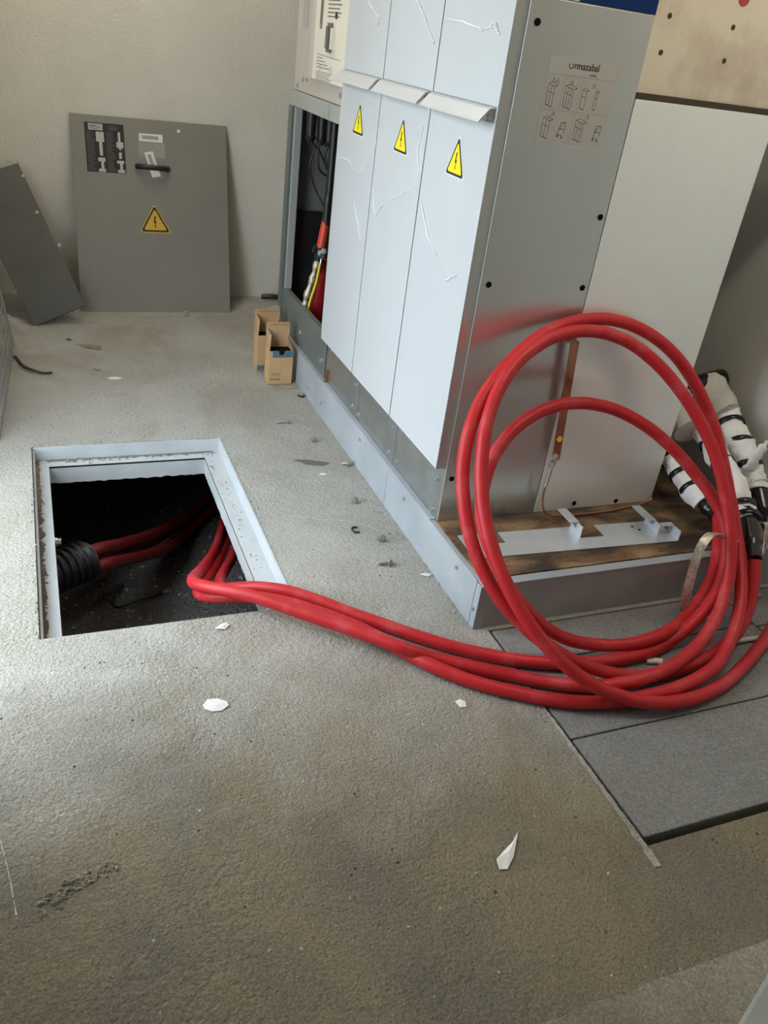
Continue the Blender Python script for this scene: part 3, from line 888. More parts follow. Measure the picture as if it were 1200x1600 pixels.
# blank beige board standing on the rear box
bb = thing('beige_board', 'stained beige board with drilled holes above the pale zinc sheet', 'board', (.72, .372, ZR))
mb = MB(); mb.box(.362, RX - .004, .364, .384, 1.302, 2.05)
bo = obj('panel', mb, 'beige', bb, bevel=0.001)
mb = MB(); mb.box(.356, RX - .004, .345, .389, ZR - .001, 1.3015); mb.box(.3475, .3612, .350, .384, 1.3015, 2.05)
obj('gap', mb, 'gap_hole_dark', bb, label='dark strips standing in for the dark gap round the board')  # dark strips painted in for the dark gap under and beside the board
for x, z in ((.413, 1.466), (.606, 1.465), (.414, 1.391), (.608, 1.394)):
    mb = MB(); mb.cyl((x, .3645, z), (0, -1, 0), .0062, .0012, 14)
    obj('hole', mb, 'gap_hole_dark', bo)
mb = MB(); mb.cyl((.615, .3645, 1.526), (0, -1, 0), .017, .0010, 24)
obj('round_mark', mb, 'redspot', bo)

# earthing wire from the bar down to the plinth
ew = thing('earth_wire', 'bare copper earthing wire hanging from the copper bar onto the board', 'wire', (.34, .29, BT))
path = catmull([(.339, .286, .332), (.342, .287, .312), (.339, .288, .255), (.340, .288, .218), (.350, .285, .178), (.374, .284, .158), (.41, .281, .151), (.48, .279, .150), (.57, .279, .150), (.66, .290, .150), (.735, .300, .152), (.765, .300, .162)], 6)
mb = MB(); mb.tube(path[10:], .0034, 8)
obj('strand', mb, 'copper', ew)
mb = MB(); mb.tube(path[:13], [.0085 - .0004 * k if k < 4 else .0058 for k in range(13)], 10); mb.box(.334, .352, .2855, .2905, .322, .345)
obj('cable_lug', mb, 'tin', ew)
mb = MB(); mb.cyl((.762, .3, .161), (.7, 0, .5), .0055, .012, 10)
obj('end_sleeve', mb, 'copper', ew)

# ------------------------------------------------------------------ cable compartment unit at the far end
FY0, FY1 = YA + 3 * W + .002, 2.145
PB, PH = PH, PH + .002
un = thing('cable_switch_unit', 'taupe and grey switch unit with an open cable compartment beyond the white doors', 'cabinet', (XS, FY0, PH))
X2 = XS
mb = MB()
mb.box(X2 + .012, .72, FY1 - .006, FY1, PH, ZT)                 # far side wall
mb.box(X2 + .012, .72, FY0, FY0 + .004, PH, ZT)                 # near side wall
mb.box(.70, .72, FY0, FY1, PH, ZT)
mb.box(X2 + .012, .70, FY0, FY1, PH, PH + .004)
mb.box(X2 + .012, .70, FY0 + .004, FY1 - .006, 1.085, 1.10)
body = obj('body', mb, 'inside', un)
mb = MB(); mb.box(X2 + .004, X2 + .03, FY0, FY1 - .018, 1.118, ZT)
uf = obj('upper_front', mb, 'taupe', un, bevel=0.002, label='taupe upper front')
for y, z in ((2.075, 1.137), (2.0, 1.163), (1.95, 1.168), (1.53, 1.150)):
    screw_on(uf, (X2 + .004, y, z), (-1, 0, 0), .008, .008)
mb = MB(); mb.box(X2 + .002, X2 + .0045, 1.985, 2.055, 1.335, 1.60)
obj('blank_label', mb, 'steel_grey', uf, label='pale blank label')
mb = MB(); mb.box(X2 - .006, X2 + .004, 1.845, 1.905, 1.178, ZT)
obj('edge_strip', mb, 'lip', uf, bevel=.001)
# cream fascia with slot, knob and print
FF = frame((X2 - .012, 0, 0), (0, -1, 0), (0, 0, 1))
mb = MB(); mb.box(X2 - .012, X2 + .004, FY0 + .002, 1.842, 1.178, ZT)
fa = obj('fascia', mb, 'cream', uf, bevel=.0015, label='cream operating fascia')
mb = MB(); mb.box(X2 - .0128, X2 - .012, 1.755, 1.785, 1.342, 1.58)
obj('slot', mb, 'ink_grey', fa)
mb = MB(); mb.cyl((X2 - .0125, 1.77, 1.349), (-1, 0, 0), .006, .003, 10)
obj('slot_screw', mb, 'bolt', fa)
mb = MB()
kz, ky = 1.318, 1.648
mb.tube([(X2 - .012, ky, kz), (X2 - .018, ky, kz)], .033, 8)
mb.box(X2 - .022, X2 - .012, ky - .02, ky + .02, kz - .045, kz + .045)
mb.box(X2 - .032, X2 - .018, ky - .018, ky + .004, kz - .034, kz + .034)
kn = obj('rotary_handle', mb, ['ink_grey'], fa, bevel=.002, label='dark square rotary handle')
mb = MB(); mb.box(X2 - .026, X2 - .012, ky - .048, ky - .034, kz - .034, kz + .030)
obj('grip', mb, 'cream', kn)
mb = MB(); mb.tube([(X2 - .0121, 1.601, 1.386), (X2 - .014, 1.601, 1.386)], .0115, 12)
obj('key_hole', mb, 'ink', fa)
mb = MB()
h = .0007
for k in range(5): mb.rect(-1.70, -1.57 + .02 * (k % 2), 1.428 - k * .012, 1.432 - k * .012, FF, h)
mb.line((-1.79, 1.262), (-1.52, 1.256), .0018, FF, h)
for k in range(4): mb.rect(-1.79, -1.72 + .03 * k, 1.250 - k * .010, 1.2525 - k * .010, FF, h)
for k in range(5): mb.rect(-1.79, -1.60 - .02 * (k % 3), 1.206 - k * .0062, 1.208 - k * .0062, FF, h)
for yy in (1.745, 1.62):
    for k in range(8):
        a, b = k * math.pi / 4, (k + 1) * math.pi / 4
        mb.line((-yy + .009 * math.cos(a), 1.221 + .009 * math.sin(a)), (-yy + .009 * math.cos(b), 1.221 + .009 * math.sin(b)), .0022, FF, h)
obj('print', mb, 'ink_grey', fa)
# beam over the opening
mb = MB(); mb.box(X2 - .004, X2 + .03, 1.632, FY1 - .012, 1.060, 1.116); mb.box(X2 - .003, X2 + .03, FY0, 1.625, 1.060, 1.116); mb.box(X2, X2 + .03, 1.625, 1.632, 1.060, 1.116)
obj('lintel', mb, 'steel_grey', un, bevel=.0015)
# frame of the opening
def fbar(y0, y1, z0, z1, m_, x0=-.004, x1=.028):
    mb = MB(); mb.box(X2 + x0, X2 + x1, y0, y1, z0, z1)
    return obj('opening_frame', mb, m_, un, bevel=.0015)
fbar(2.098, FY1 + .004, .17, 1.058, 'darkgreen', -.008)
fbar(2.062, 2.080, .32, 1.058, 'steel_grey', -.002)
fbar(FY0 + .055, FY0 + .085, .30, 1.058, 'steel_grey', -.003)
fbar(FY0, FY0 + .050, .30, 1.058, 'zinc', .004)
mb = MB(); mb.box(X2 - .003, X2 + .001, FY0 + .004, FY1, PH + .004, .315); mb.box(X2 - .003, X2 + .02, FY0 + .06, FY1, .315, .320)
lp = obj('lower_panel', mb, 'darkgreen', un, bevel=.001, label='dark green-grey lower panel')
for y, z in ((1.784, .211), (1.47, .205), (2.12, .205)):
    screw_on(lp, (X2 - .003, y, z), (-1, 0, 0), .008, .009)
mb = MB(); mb.hexhead((X2 - .008, 2.135, .205), (-1, 0, 0), .011, .03); mb.cyl((X2 - .03, 2.135, .205), (-1, 0, 0), .006, .02)
obj('bolt', mb, 'bolt', un)
mb = MB(); mb.cyl((X2 + .01, FY1, .45), (-.5, 1, 0), .008, .02)
obj('bolt', mb, 'rustbolt', un)
# things inside
mb = MB(); mb.box(.075, .24, 2.118, 2.128, .213, .648)
obj('inner_window', mb, 'black', body)
for c in ((.049, 2.138, .686), (.06, 2.138, .690)):
    mb = MB(); mb.hexhead(c, (0, -1, 0), .006, .008); obj('screw', mb, 'bolt', body)
for k, x in enumerate((.053, .095, .125, .150)):
    mb = MB()
    mb.tube([(x, 1.95 - .01 * k, .965 - .006 * k), (x, 1.95 - .01 * k, 1.085)], [.017, .021], 14)
    mb.tube([(x, 1.95 - .01 * k, .945 - .006 * k), (x, 1.95 - .01 * k, .967 - .006 * k)], [.012, .0225], 14)
    ins = obj('bushing', mb, 'black', body, label='black moulded bushing')
for P in ([(.050, 1.93, .95), (.087, 1.93, .918), (.125, 1.93, .857), (.150, 1.93, .82)], [(.085, 1.93, .95), (.084, 1.93, .912), (.093, 1.93, .849), (.138, 1.93, .82)],
          [(.063, 1.93, .904), (.052, 1.93, .858), (.079, 1.93, .778), (.128, 1.90, .694)], [(.117, 1.91, .94), (.105, 1.91, .90), (.13, 1.9, .85)]):
    mb = MB(); mb.tube(catmull(P, 8), .0042, 8); obj('control_wire', mb, 'black', body)
cc = thing('compartment_cable', 'red cable with black elbow joint inside the open switch compartment', 'cable', (.11, 1.85, PH))
mb = MB(); mb.tube(catmull([(.122, 1.86, 1.05), (.118, 1.85, .83), (.116, 1.85, .748), (.114, 1.85, .65)], 6), [.016] * 12 + [.019] * 7, 12)
obj('upper_core', mb, 'black', cc)
mb = MB(); mb.tube([(.113, 1.85, .668), (.108, 1.85, .62), (.100, 1.85, .557)], [.017, .0185, .0185], 14)
obj('sleeve', mb, 'redsleeve', cc, label='bright red heat-shrink sleeve')
mb = MB(); mb.tube(catmull([(.100, 1.855, .565), (.088, 1.86, .545), (.072, 1.862, .548)], 4), .017, 12); mb.tube([(.098, 1.858, .565), (.099, 1.862, .50)], .021, 12)
obj('elbow', mb, 'black', cc)
mb = MB(); mb.hexhead((.098, 1.838, .536), (-.4, -1, 0), .010, .012); mb.hexhead((.110, 1.838, .545), (-.4, -1, 0), .009, .012)
obj('bolt', mb, 'bolt', cc)
mb = MB(); mb.tube(catmull([(.124, 1.885, .50), (.120, 1.88, .40), (.114, 1.88, .27), (.106, 1.88, .15)], 6), [.022] * 4 + [.032] * 15, 16)
obj('sheath', mb, 'cable', cc)
mb = MB()
P = catmull([(.088, 1.845, .50), (.076, 1.84, .45), (.062, 1.838, .40), (.048, 1.838, .345), (.046, 1.838, .315)], 6)
mb.tube(P, [.013 + .003 * math.sin(k * .9) for k in range(len(P))], 10)
obj('braid', mb, 'braid', cc)
gw = thing('ground_lead', 'thin yellow-green earth lead with a ring lug in the open compartment', 'wire', (.05, 1.8, PH))
mb = MB(); mb.tube(catmull([(.090, 1.812, .500), (.084, 1.812, .45), (.076, 1.812, .405), (.060, 1.812, .345), (.052, 1.812, .29), (.050, 1.815, .23), (.052, 1.82, .16)], 6), .0055, 10)
obj('insulation', mb, 'yg', gw)
mb = MB(); mb.tube([(.092, 1.812, .498), (.094, 1.812, .520)], [.006, .0045], 10); mb.tube([(.095, 1.815, .530), (.095, 1.809, .530)], .011, 14)
obj('ring_lug', mb, 'tin', gw)

# ------------------------------------------------------------------ galvanised bracket plate on the board
br = thing('bracket_plate', 'galvanised bracket plate with notches and bent tabs lying on the rusty board', 'bracket', (.04, .237, BT))
an = math.radians(-2.7)
U_ = Vector((math.cos(an), math.sin(an), 0)); V_ = Vector((math.sin(an), -math.cos(an), 0))
org = Vector((.044, .238, BT + .0012))
fb = lambda u, v, h=0: org + U_ * u + V_ * v + Vector((0, 0, h))
mb = MB()
pts = [(0, 0), (.10, 0), (.10, .055), (.128, .055), (.128, 0), (.370, 0), (.370, .062), (.452, .062), (.452, 0), (.680, 0), (.680, .118), (0, .118)]
mb.prism(pts, fb, 0, .0028)
obj('plate', mb, 'zinc', br)
def tab(u, v0, v1, hgt, flange, n='tab'):
    mb = MB()
    def bx(u0, u1, w0, w1, h0, h1):
        p = [fb(a, b, c) for c in (h0, h1) for a, b in ((u0, w0), (u1, w0), (u1, w1), (u0, w1))]
        mb.add(p, [(0, 3, 2, 1), (4, 5, 6, 7), (0, 1, 5, 4), (1, 2, 6, 5), (2, 3, 7, 6), (3, 0, 4, 7)])
    bx(u - .0028, u, v0, v1, .0028, hgt)
    bx(u - .030, u, v0 - flange, v1 - .028, hgt, hgt + .0028)
    bx(u - .0028, u, v0 - .0, v1 - .03, hgt * .5, hgt)
    return obj(n, mb, 'zinc', br)
tab(.369, .004, .062, .040, .045)
tab(.636, .004, .075, .034, .045)
mb = MB()
p = [fb(a, b, c) for c in (.0028, .034) for a, b in ((.677, .062), (.680, .062), (.680, .118), (.677, .118))]
mb.add(p, [(0, 3, 2, 1), (4, 5, 6, 7), (0, 1, 5, 4), (1, 2, 6, 5), (2, 3, 7, 6), (3, 0, 4, 7)])
p = [fb(a, b, c) for c in (.032, .035) for a, b in ((.640, .062), (.680, .062), (.680, .080), (.640, .080))]
mb.add(p, [(0, 3, 2, 1), (4, 5, 6, 7), (0, 1, 5, 4), (1, 2, 6, 5), (2, 3, 7, 6), (3, 0, 4, 7)])
obj('end_lip', mb, 'zinc', br)
for a, b in ((.575, .025), (.588, .045), (.018, .018), (.022, .05)):
    mb = MB(); mb.tube([fb(a, b, .0028), fb(a, b, .0034)], .0045, 12); obj('hole', mb, 'blackmatt', br)

# ------------------------------------------------------------------ the three red cables
CAB = {"a":[[-0.165,1.753,-0.58],[-0.178,1.714,-0.577],[-0.191,1.676,-0.573],[-0.204,1.638,-0.57],[-0.217,1.599,-0.566],[-0.23,1.561,-0.561],[-0.243,1.524,-0.555],[-0.256,1.486,-0.548],[-0.269,1.449,-0.539],[-0.282,1.413,-0.529],[-0.295,1.377,-0.518],[-0.308,1.342,-0.505],[-0.321,1.306,-0.492],[-0.334,1.271,-0.479],[-0.346,1.236,-0.465],[-0.358,1.201,-0.451],[-0.371,1.165,-0.437],[-0.382,1.13,-0.423],[-0.394,1.095,-0.408],[-0.405,1.059,-0.393],[-0.417,1.024,-0.378],[-0.428,0.989,-0.363],[-0.439,0.954,-0.347],[-0.45,0.919,-0.331],[-0.462,0.884,-0.315],[-0.473,0.85,-0.298],[-0.485,0.816,-0.281],[-0.496,0.782,-0.264],[-0.507,0.748,-0.247],[-0.519,0.715,-0.229],[-0.529,0.681,-0.212],[-0.54,0.648,-0.194],[-0.55,0.614,-0.177],[-0.559,0.581,-0.16],[-0.568,0.548,-0.143],[-0.575,0.515,-0.126],[-0.582,0.483,-0.109],[-0.587,0.451,-0.093],[-0.589,0.421,-0.076],[-0.589,0.392,-0.058],[-0.583,0.366,-0.04],[-0.572,0.341,-0.022],[-0.554,0.317,-0.006],[-0.529,0.295,0.008],[-0.499,0.272,0.017],[-0.467,0.248,0.023],[-0.434,0.224,0.025],[-0.403,0.199,0.024],[-0.372,0.173,0.022],[-0.342,0.146,0.02],[-0.312,0.118,0.018],[-0.283,0.091,0.018],[-0.253,0.064,0.018],[-0.224,0.037,0.018],[-0.194,0.009,0.018],[-0.165,-0.017,0.018],[-0.134,-0.043,0.018],[-0.103,-0.068,0.018],[-0.07,-0.091,0.018],[-0.037,-0.113,0.018],[-0.002,-0.133,0.018],[0.033,-0.152,0.018],[0.07,-0.168,0.018],[0.107,-0.182,0.018],[0.145,-0.194,0.018],[0.184,-0.202,0.018],[0.224,-0.209,0.018],[0.263,-0.214,0.018],[0.303,-0.217,0.018],[0.343,-0.218,0.018],[0.382,-0.216,0.018],[0.422,-0.211,0.018],[0.462,-0.203,0.018],[0.499,-0.193,0.022],[0.531,-0.188,0.032],[0.556,-0.185,0.048],[0.583,-0.179,0.065],[0.611,-0.17,0.082],[0.637,-0.16,0.102],[0.66,-0.149,0.125],[0.681,-0.136,0.151],[0.698,-0.12,0.177],[0.711,-0.101,0.206],[0.721,-0.08,0.235],[0.726,-0.057,0.263],[0.726,-0.032,0.29],[0.722,-0.007,0.314],[0.712,0.018,0.336],[0.698,0.041,0.358],[0.68,0.063,0.379],[0.659,0.082,0.401],[0.636,0.1,0.424],[0.611,0.117,0.446],[0.583,0.133,0.467],[0.554,0.149,0.487],[0.522,0.163,0.505],[0.489,0.175,0.521],[0.454,0.186,0.535],[0.418,0.195,0.546],[0.381,0.202,0.553],[0.343,0.207,0.558],[0.305,0.209,0.559],[0.268,0.209,0.557],[0.23,0.205,0.551],[0.194,0.2,0.542],[0.16,0.191,0.531],[0.127,0.181,0.516],[0.096,0.169,0.499],[0.068,0.154,0.478],[0.042,0.137,0.455],[0.021,0.118,0.428],[0.004,0.097,0.4],[-0.009,0.074,0.373],[-0.017,0.05,0.347],[-0.021,0.025,0.322],[-0.02,-0.0,0.298],[-0.014,-0.026,0.273],[-0.004,-0.051,0.246],[0.009,-0.075,0.219],[0.026,-0.097,0.192],[0.047,-0.115,0.166],[0.07,-0.129,0.143],[0.094,-0.14,0.121],[0.119,-0.146,0.101],[0.145,-0.15,0.083],[0.171,-0.152,0.067],[0.2,-0.156,0.054],[0.233,-0.162,0.044],[0.269,-0.171,0.039],[0.307,-0.181,0.037],[0.345,-0.19,0.039],[0.382,-0.197,0.044],[0.418,-0.197,0.049],[0.455,-0.193,0.051],[0.489,-0.184,0.051],[0.525,-0.17,0.049],[0.56,-0.153,0.045],[0.593,-0.138,0.046],[0.624,-0.123,0.051],[0.655,-0.107,0.061],[0.686,-0.09,0.075],[0.715,-0.072,0.094],[0.741,-0.052,0.115],[0.763,-0.03,0.137],[0.784,-0.004,0.158],[0.809,0.029,0.173],[0.834,0.064,0.188],[0.857,0.1,0.203]],"b":[[-0.227,1.886,-0.58],[-0.239,1.848,-0.572],[-0.251,1.811,-0.564],[-0.263,1.774,-0.556],[-0.276,1.736,-0.548],[-0.288,1.699,-0.539],[-0.3,1.662,-0.531],[-0.312,1.624,-0.522],[-0.323,1.587,-0.514],[-0.335,1.549,-0.505],[-0.346,1.512,-0.495],[-0.357,1.475,-0.486],[-0.368,1.437,-0.476],[-0.378,1.4,-0.467],[-0.389,1.362,-0.457],[-0.399,1.324,-0.446],[-0.41,1.287,-0.436],[-0.42,1.249,-0.425],[-0.43,1.212,-0.413],[-0.441,1.175,-0.401],[-0.452,1.138,-0.389],[-0.462,1.101,-0.376],[-0.473,1.065,-0.363],[-0.484,1.029,-0.349],[-0.496,0.993,-0.334],[-0.507,0.958,-0.319],[-0.519,0.922,-0.303],[-0.53,0.887,-0.287],[-0.542,0.852,-0.271],[-0.553,0.818,-0.254],[-0.564,0.783,-0.237],[-0.575,0.749,-0.22],[-0.586,0.714,-0.202],[-0.597,0.681,-0.184],[-0.607,0.647,-0.165],[-0.617,0.616,-0.147],[-0.627,0.584,-0.129],[-0.636,0.553,-0.111],[-0.646,0.522,-0.093],[-0.655,0.491,-0.076],[-0.664,0.459,-0.059],[-0.671,0.428,-0.042],[-0.675,0.398,-0.026],[-0.675,0.368,-0.011],[-0.668,0.339,0.004],[-0.655,0.31,0.017],[-0.636,0.282,0.028],[-0.61,0.255,0.037],[-0.581,0.228,0.043],[-0.549,0.201,0.046],[-0.518,0.174,0.047],[-0.486,0.147,0.046],[-0.455,0.12,0.045],[-0.424,0.093,0.044],[-0.393,0.067,0.043],[-0.362,0.04,0.043],[-0.332,0.013,0.043],[-0.302,-0.015,0.043],[-0.273,-0.043,0.043],[-0.243,-0.071,0.042],[-0.208,-0.089,0.034],[-0.17,-0.102,0.023],[-0.135,-0.12,0.018],[-0.101,-0.142,0.018],[-0.068,-0.163,0.018],[-0.034,-0.184,0.018],[0.001,-0.204,0.018],[0.035,-0.225,0.018],[0.07,-0.244,0.018],[0.106,-0.262,0.018],[0.143,-0.277,0.018],[0.18,-0.291,0.019],[0.218,-0.302,0.023],[0.255,-0.31,0.029],[0.292,-0.316,0.035],[0.329,-0.317,0.041],[0.365,-0.314,0.046],[0.4,-0.308,0.049],[0.433,-0.299,0.05],[0.466,-0.287,0.051],[0.5,-0.274,0.054],[0.534,-0.259,0.06],[0.566,-0.244,0.072],[0.596,-0.228,0.088],[0.623,-0.21,0.109],[0.647,-0.192,0.132],[0.666,-0.172,0.159],[0.682,-0.152,0.188],[0.694,-0.13,0.218],[0.703,-0.108,0.249],[0.708,-0.085,0.28],[0.71,-0.062,0.312],[0.709,-0.039,0.344],[0.706,-0.017,0.376],[0.701,0.005,0.409],[0.694,0.028,0.441],[0.684,0.049,0.472],[0.671,0.071,0.502],[0.655,0.092,0.532],[0.637,0.113,0.56],[0.617,0.133,0.587],[0.594,0.153,0.614],[0.57,0.172,0.639],[0.543,0.189,0.663],[0.514,0.205,0.684],[0.484,0.219,0.703],[0.451,0.231,0.719],[0.416,0.24,0.731],[0.379,0.247,0.74],[0.342,0.252,0.744],[0.305,0.253,0.745],[0.268,0.251,0.742],[0.231,0.247,0.735],[0.195,0.24,0.726],[0.161,0.23,0.713],[0.128,0.218,0.699],[0.097,0.205,0.681],[0.069,0.19,0.661],[0.044,0.172,0.639],[0.021,0.153,0.614],[0.002,0.133,0.588],[-0.015,0.111,0.56],[-0.029,0.088,0.531],[-0.04,0.063,0.501],[-0.049,0.039,0.471],[-0.055,0.013,0.44],[-0.059,-0.013,0.41],[-0.06,-0.04,0.381],[-0.059,-0.068,0.352],[-0.055,-0.095,0.324],[-0.048,-0.123,0.296],[-0.039,-0.151,0.269],[-0.027,-0.178,0.242],[-0.012,-0.204,0.215],[0.005,-0.23,0.19],[0.025,-0.254,0.165],[0.048,-0.277,0.142],[0.072,-0.298,0.121],[0.098,-0.316,0.102],[0.126,-0.332,0.084],[0.156,-0.347,0.069],[0.189,-0.361,0.057],[0.224,-0.374,0.047],[0.261,-0.386,0.039],[0.3,-0.394,0.033],[0.338,-0.398,0.028],[0.376,-0.398,0.025],[0.414,-0.396,0.022],[0.452,-0.391,0.019],[0.489,-0.383,0.018],[0.527,-0.373,0.018],[0.564,-0.361,0.018],[0.6,-0.347,0.019],[0.636,-0.331,0.02],[0.672,-0.315,0.021],[0.708,-0.297,0.023],[0.743,-0.279,0.025],[0.778,-0.261,0.028],[0.812,-0.242,0.03]],"c":[[-0.238,1.734,-0.58],[-0.25,1.697,-0.572],[-0.262,1.66,-0.563],[-0.275,1.622,-0.555],[-0.287,1.585,-0.547],[-0.299,1.548,-0.538],[-0.311,1.51,-0.529],[-0.323,1.473,-0.52],[-0.334,1.436,-0.511],[-0.346,1.399,-0.501],[-0.357,1.362,-0.49],[-0.369,1.326,-0.479],[-0.38,1.289,-0.468],[-0.391,1.253,-0.456],[-0.401,1.218,-0.444],[-0.412,1.182,-0.432],[-0.423,1.148,-0.42],[-0.434,1.113,-0.407],[-0.445,1.077,-0.393],[-0.456,1.041,-0.379],[-0.468,1.005,-0.364],[-0.479,0.969,-0.349],[-0.491,0.933,-0.333],[-0.502,0.898,-0.317],[-0.514,0.862,-0.301],[-0.526,0.827,-0.285],[-0.537,0.792,-0.269],[-0.549,0.758,-0.252],[-0.561,0.723,-0.236],[-0.573,0.688,-0.219],[-0.585,0.654,-0.202],[-0.596,0.621,-0.185],[-0.607,0.588,-0.169],[-0.619,0.555,-0.152],[-0.63,0.522,-0.136],[-0.64,0.49,-0.121],[-0.649,0.458,-0.105],[-0.654,0.427,-0.09],[-0.654,0.397,-0.074],[-0.648,0.368,-0.058],[-0.635,0.341,-0.042],[-0.615,0.315,-0.027],[-0.588,0.291,-0.012],[-0.557,0.267,0.0],[-0.525,0.243,0.01],[-0.492,0.218,0.016],[-0.459,0.193,0.019],[-0.427,0.166,0.02],[-0.397,0.139,0.02],[-0.367,0.112,0.02],[-0.338,0.083,0.02],[-0.311,0.054,0.02],[-0.287,0.023,0.019],[-0.263,-0.009,0.019],[-0.241,-0.041,0.018],[-0.219,-0.075,0.018],[-0.197,-0.11,0.021],[-0.172,-0.141,0.021],[-0.144,-0.168,0.019],[-0.114,-0.195,0.018],[-0.083,-0.22,0.018],[-0.051,-0.243,0.018],[-0.017,-0.264,0.018],[0.017,-0.285,0.018],[0.052,-0.304,0.018],[0.088,-0.321,0.018],[0.125,-0.334,0.018],[0.163,-0.344,0.018],[0.202,-0.351,0.018],[0.242,-0.354,0.018],[0.282,-0.356,0.018],[0.321,-0.357,0.019],[0.36,-0.357,0.021],[0.4,-0.356,0.025],[0.438,-0.353,0.031],[0.475,-0.348,0.037],[0.509,-0.339,0.042],[0.54,-0.328,0.045],[0.568,-0.313,0.047],[0.595,-0.297,0.053],[0.623,-0.278,0.064],[0.649,-0.258,0.08],[0.675,-0.235,0.099],[0.698,-0.21,0.119],[0.718,-0.184,0.138],[0.736,-0.157,0.157],[0.751,-0.13,0.176],[0.764,-0.102,0.196],[0.775,-0.075,0.218],[0.782,-0.047,0.242],[0.787,-0.02,0.269],[0.789,0.005,0.297],[0.788,0.03,0.328],[0.786,0.053,0.359],[0.781,0.075,0.392],[0.775,0.096,0.425],[0.767,0.116,0.458],[0.756,0.135,0.491],[0.743,0.154,0.523],[0.727,0.172,0.554],[0.709,0.189,0.584],[0.688,0.206,0.614],[0.665,0.221,0.641],[0.64,0.236,0.667],[0.611,0.249,0.69],[0.581,0.262,0.71],[0.548,0.272,0.727],[0.513,0.282,0.741],[0.477,0.29,0.752],[0.439,0.295,0.759],[0.401,0.299,0.762],[0.363,0.3,0.761],[0.325,0.299,0.758],[0.287,0.295,0.752],[0.251,0.289,0.743],[0.215,0.282,0.731],[0.181,0.272,0.717],[0.149,0.261,0.701],[0.117,0.248,0.683],[0.087,0.233,0.664],[0.058,0.218,0.643],[0.03,0.2,0.622],[0.004,0.182,0.6],[-0.019,0.162,0.575],[-0.039,0.141,0.549],[-0.056,0.119,0.52],[-0.07,0.096,0.491],[-0.081,0.072,0.461],[-0.088,0.047,0.43],[-0.092,0.021,0.4],[-0.093,-0.005,0.37],[-0.091,-0.031,0.34],[-0.085,-0.057,0.31],[-0.075,-0.082,0.281],[-0.062,-0.107,0.253],[-0.046,-0.132,0.226],[-0.026,-0.156,0.2],[-0.003,-0.178,0.176],[0.022,-0.199,0.154],[0.05,-0.217,0.133],[0.078,-0.232,0.114],[0.107,-0.242,0.096],[0.136,-0.249,0.079],[0.166,-0.256,0.064],[0.2,-0.263,0.05],[0.237,-0.272,0.038],[0.276,-0.281,0.028],[0.314,-0.288,0.022],[0.351,-0.293,0.019],[0.387,-0.296,0.018],[0.424,-0.295,0.018],[0.461,-0.291,0.018],[0.498,-0.286,0.019],[0.534,-0.28,0.021],[0.569,-0.273,0.024],[0.604,-0.265,0.027],[0.636,-0.255,0.033],[0.667,-0.245,0.04],[0.696,-0.233,0.052],[0.722,-0.219,0.069],[0.744,-0.202,0.091],[0.762,-0.184,0.117],[0.777,-0.164,0.146],[0.788,-0.142,0.176],[0.797,-0.12,0.207]]}
bext = [(.87, -.205, .055), (.93, -.165, .105), (.962, -.10, .155), (.968, -.03, .20), (.972, .03, .235)]
aext = [(.862, .135, .215)]
cext = []
NAMES = {'a': 'red power cable of the small inner loop of the coil',
         'b': 'red power cable of the inner big loop, sweeping out past the right edge',
         'c': 'red power cable of the outermost big loop, touching the side panel at its top'}
def lump(path, r, amp, seed, seg=16):
    P = catmull(path, 8)
    mb = MB()
    mb.tube(P, [r] * len(P), seg)
    n_ = len(P) * seg
    for i in range(n_):
        c = P[i // seg]; v = Vector(mb.v[i])
        d = v - c
        k = 1 + amp * mnoise.noise(v * 22 + Vector((seed, 0, 0))) + amp * .6 * mnoise.noise(v * 55 + Vector((0, seed, 0)))
        # cuff folds towards the ends
        mb.v[i] = tuple(c + d * k)
    return mb
def band(path, t, w, r):
    P = catmull(path, 12)
    i = int(t * (len(P) - 3)) + 1
    c = P[i]; d = (P[i + 1] - P[i - 1]).normalized()
    tilt = Vector((0.12, -0.1, 0.2))
    d = (d + tilt * .6).normalized()
    mb = MB(); mb.tube([c - d * w / 2, c - d * w / 2.2, c + d * w / 2.2, c + d * w / 2], [r * .97, r, r, r * .97], 20)
    return mb
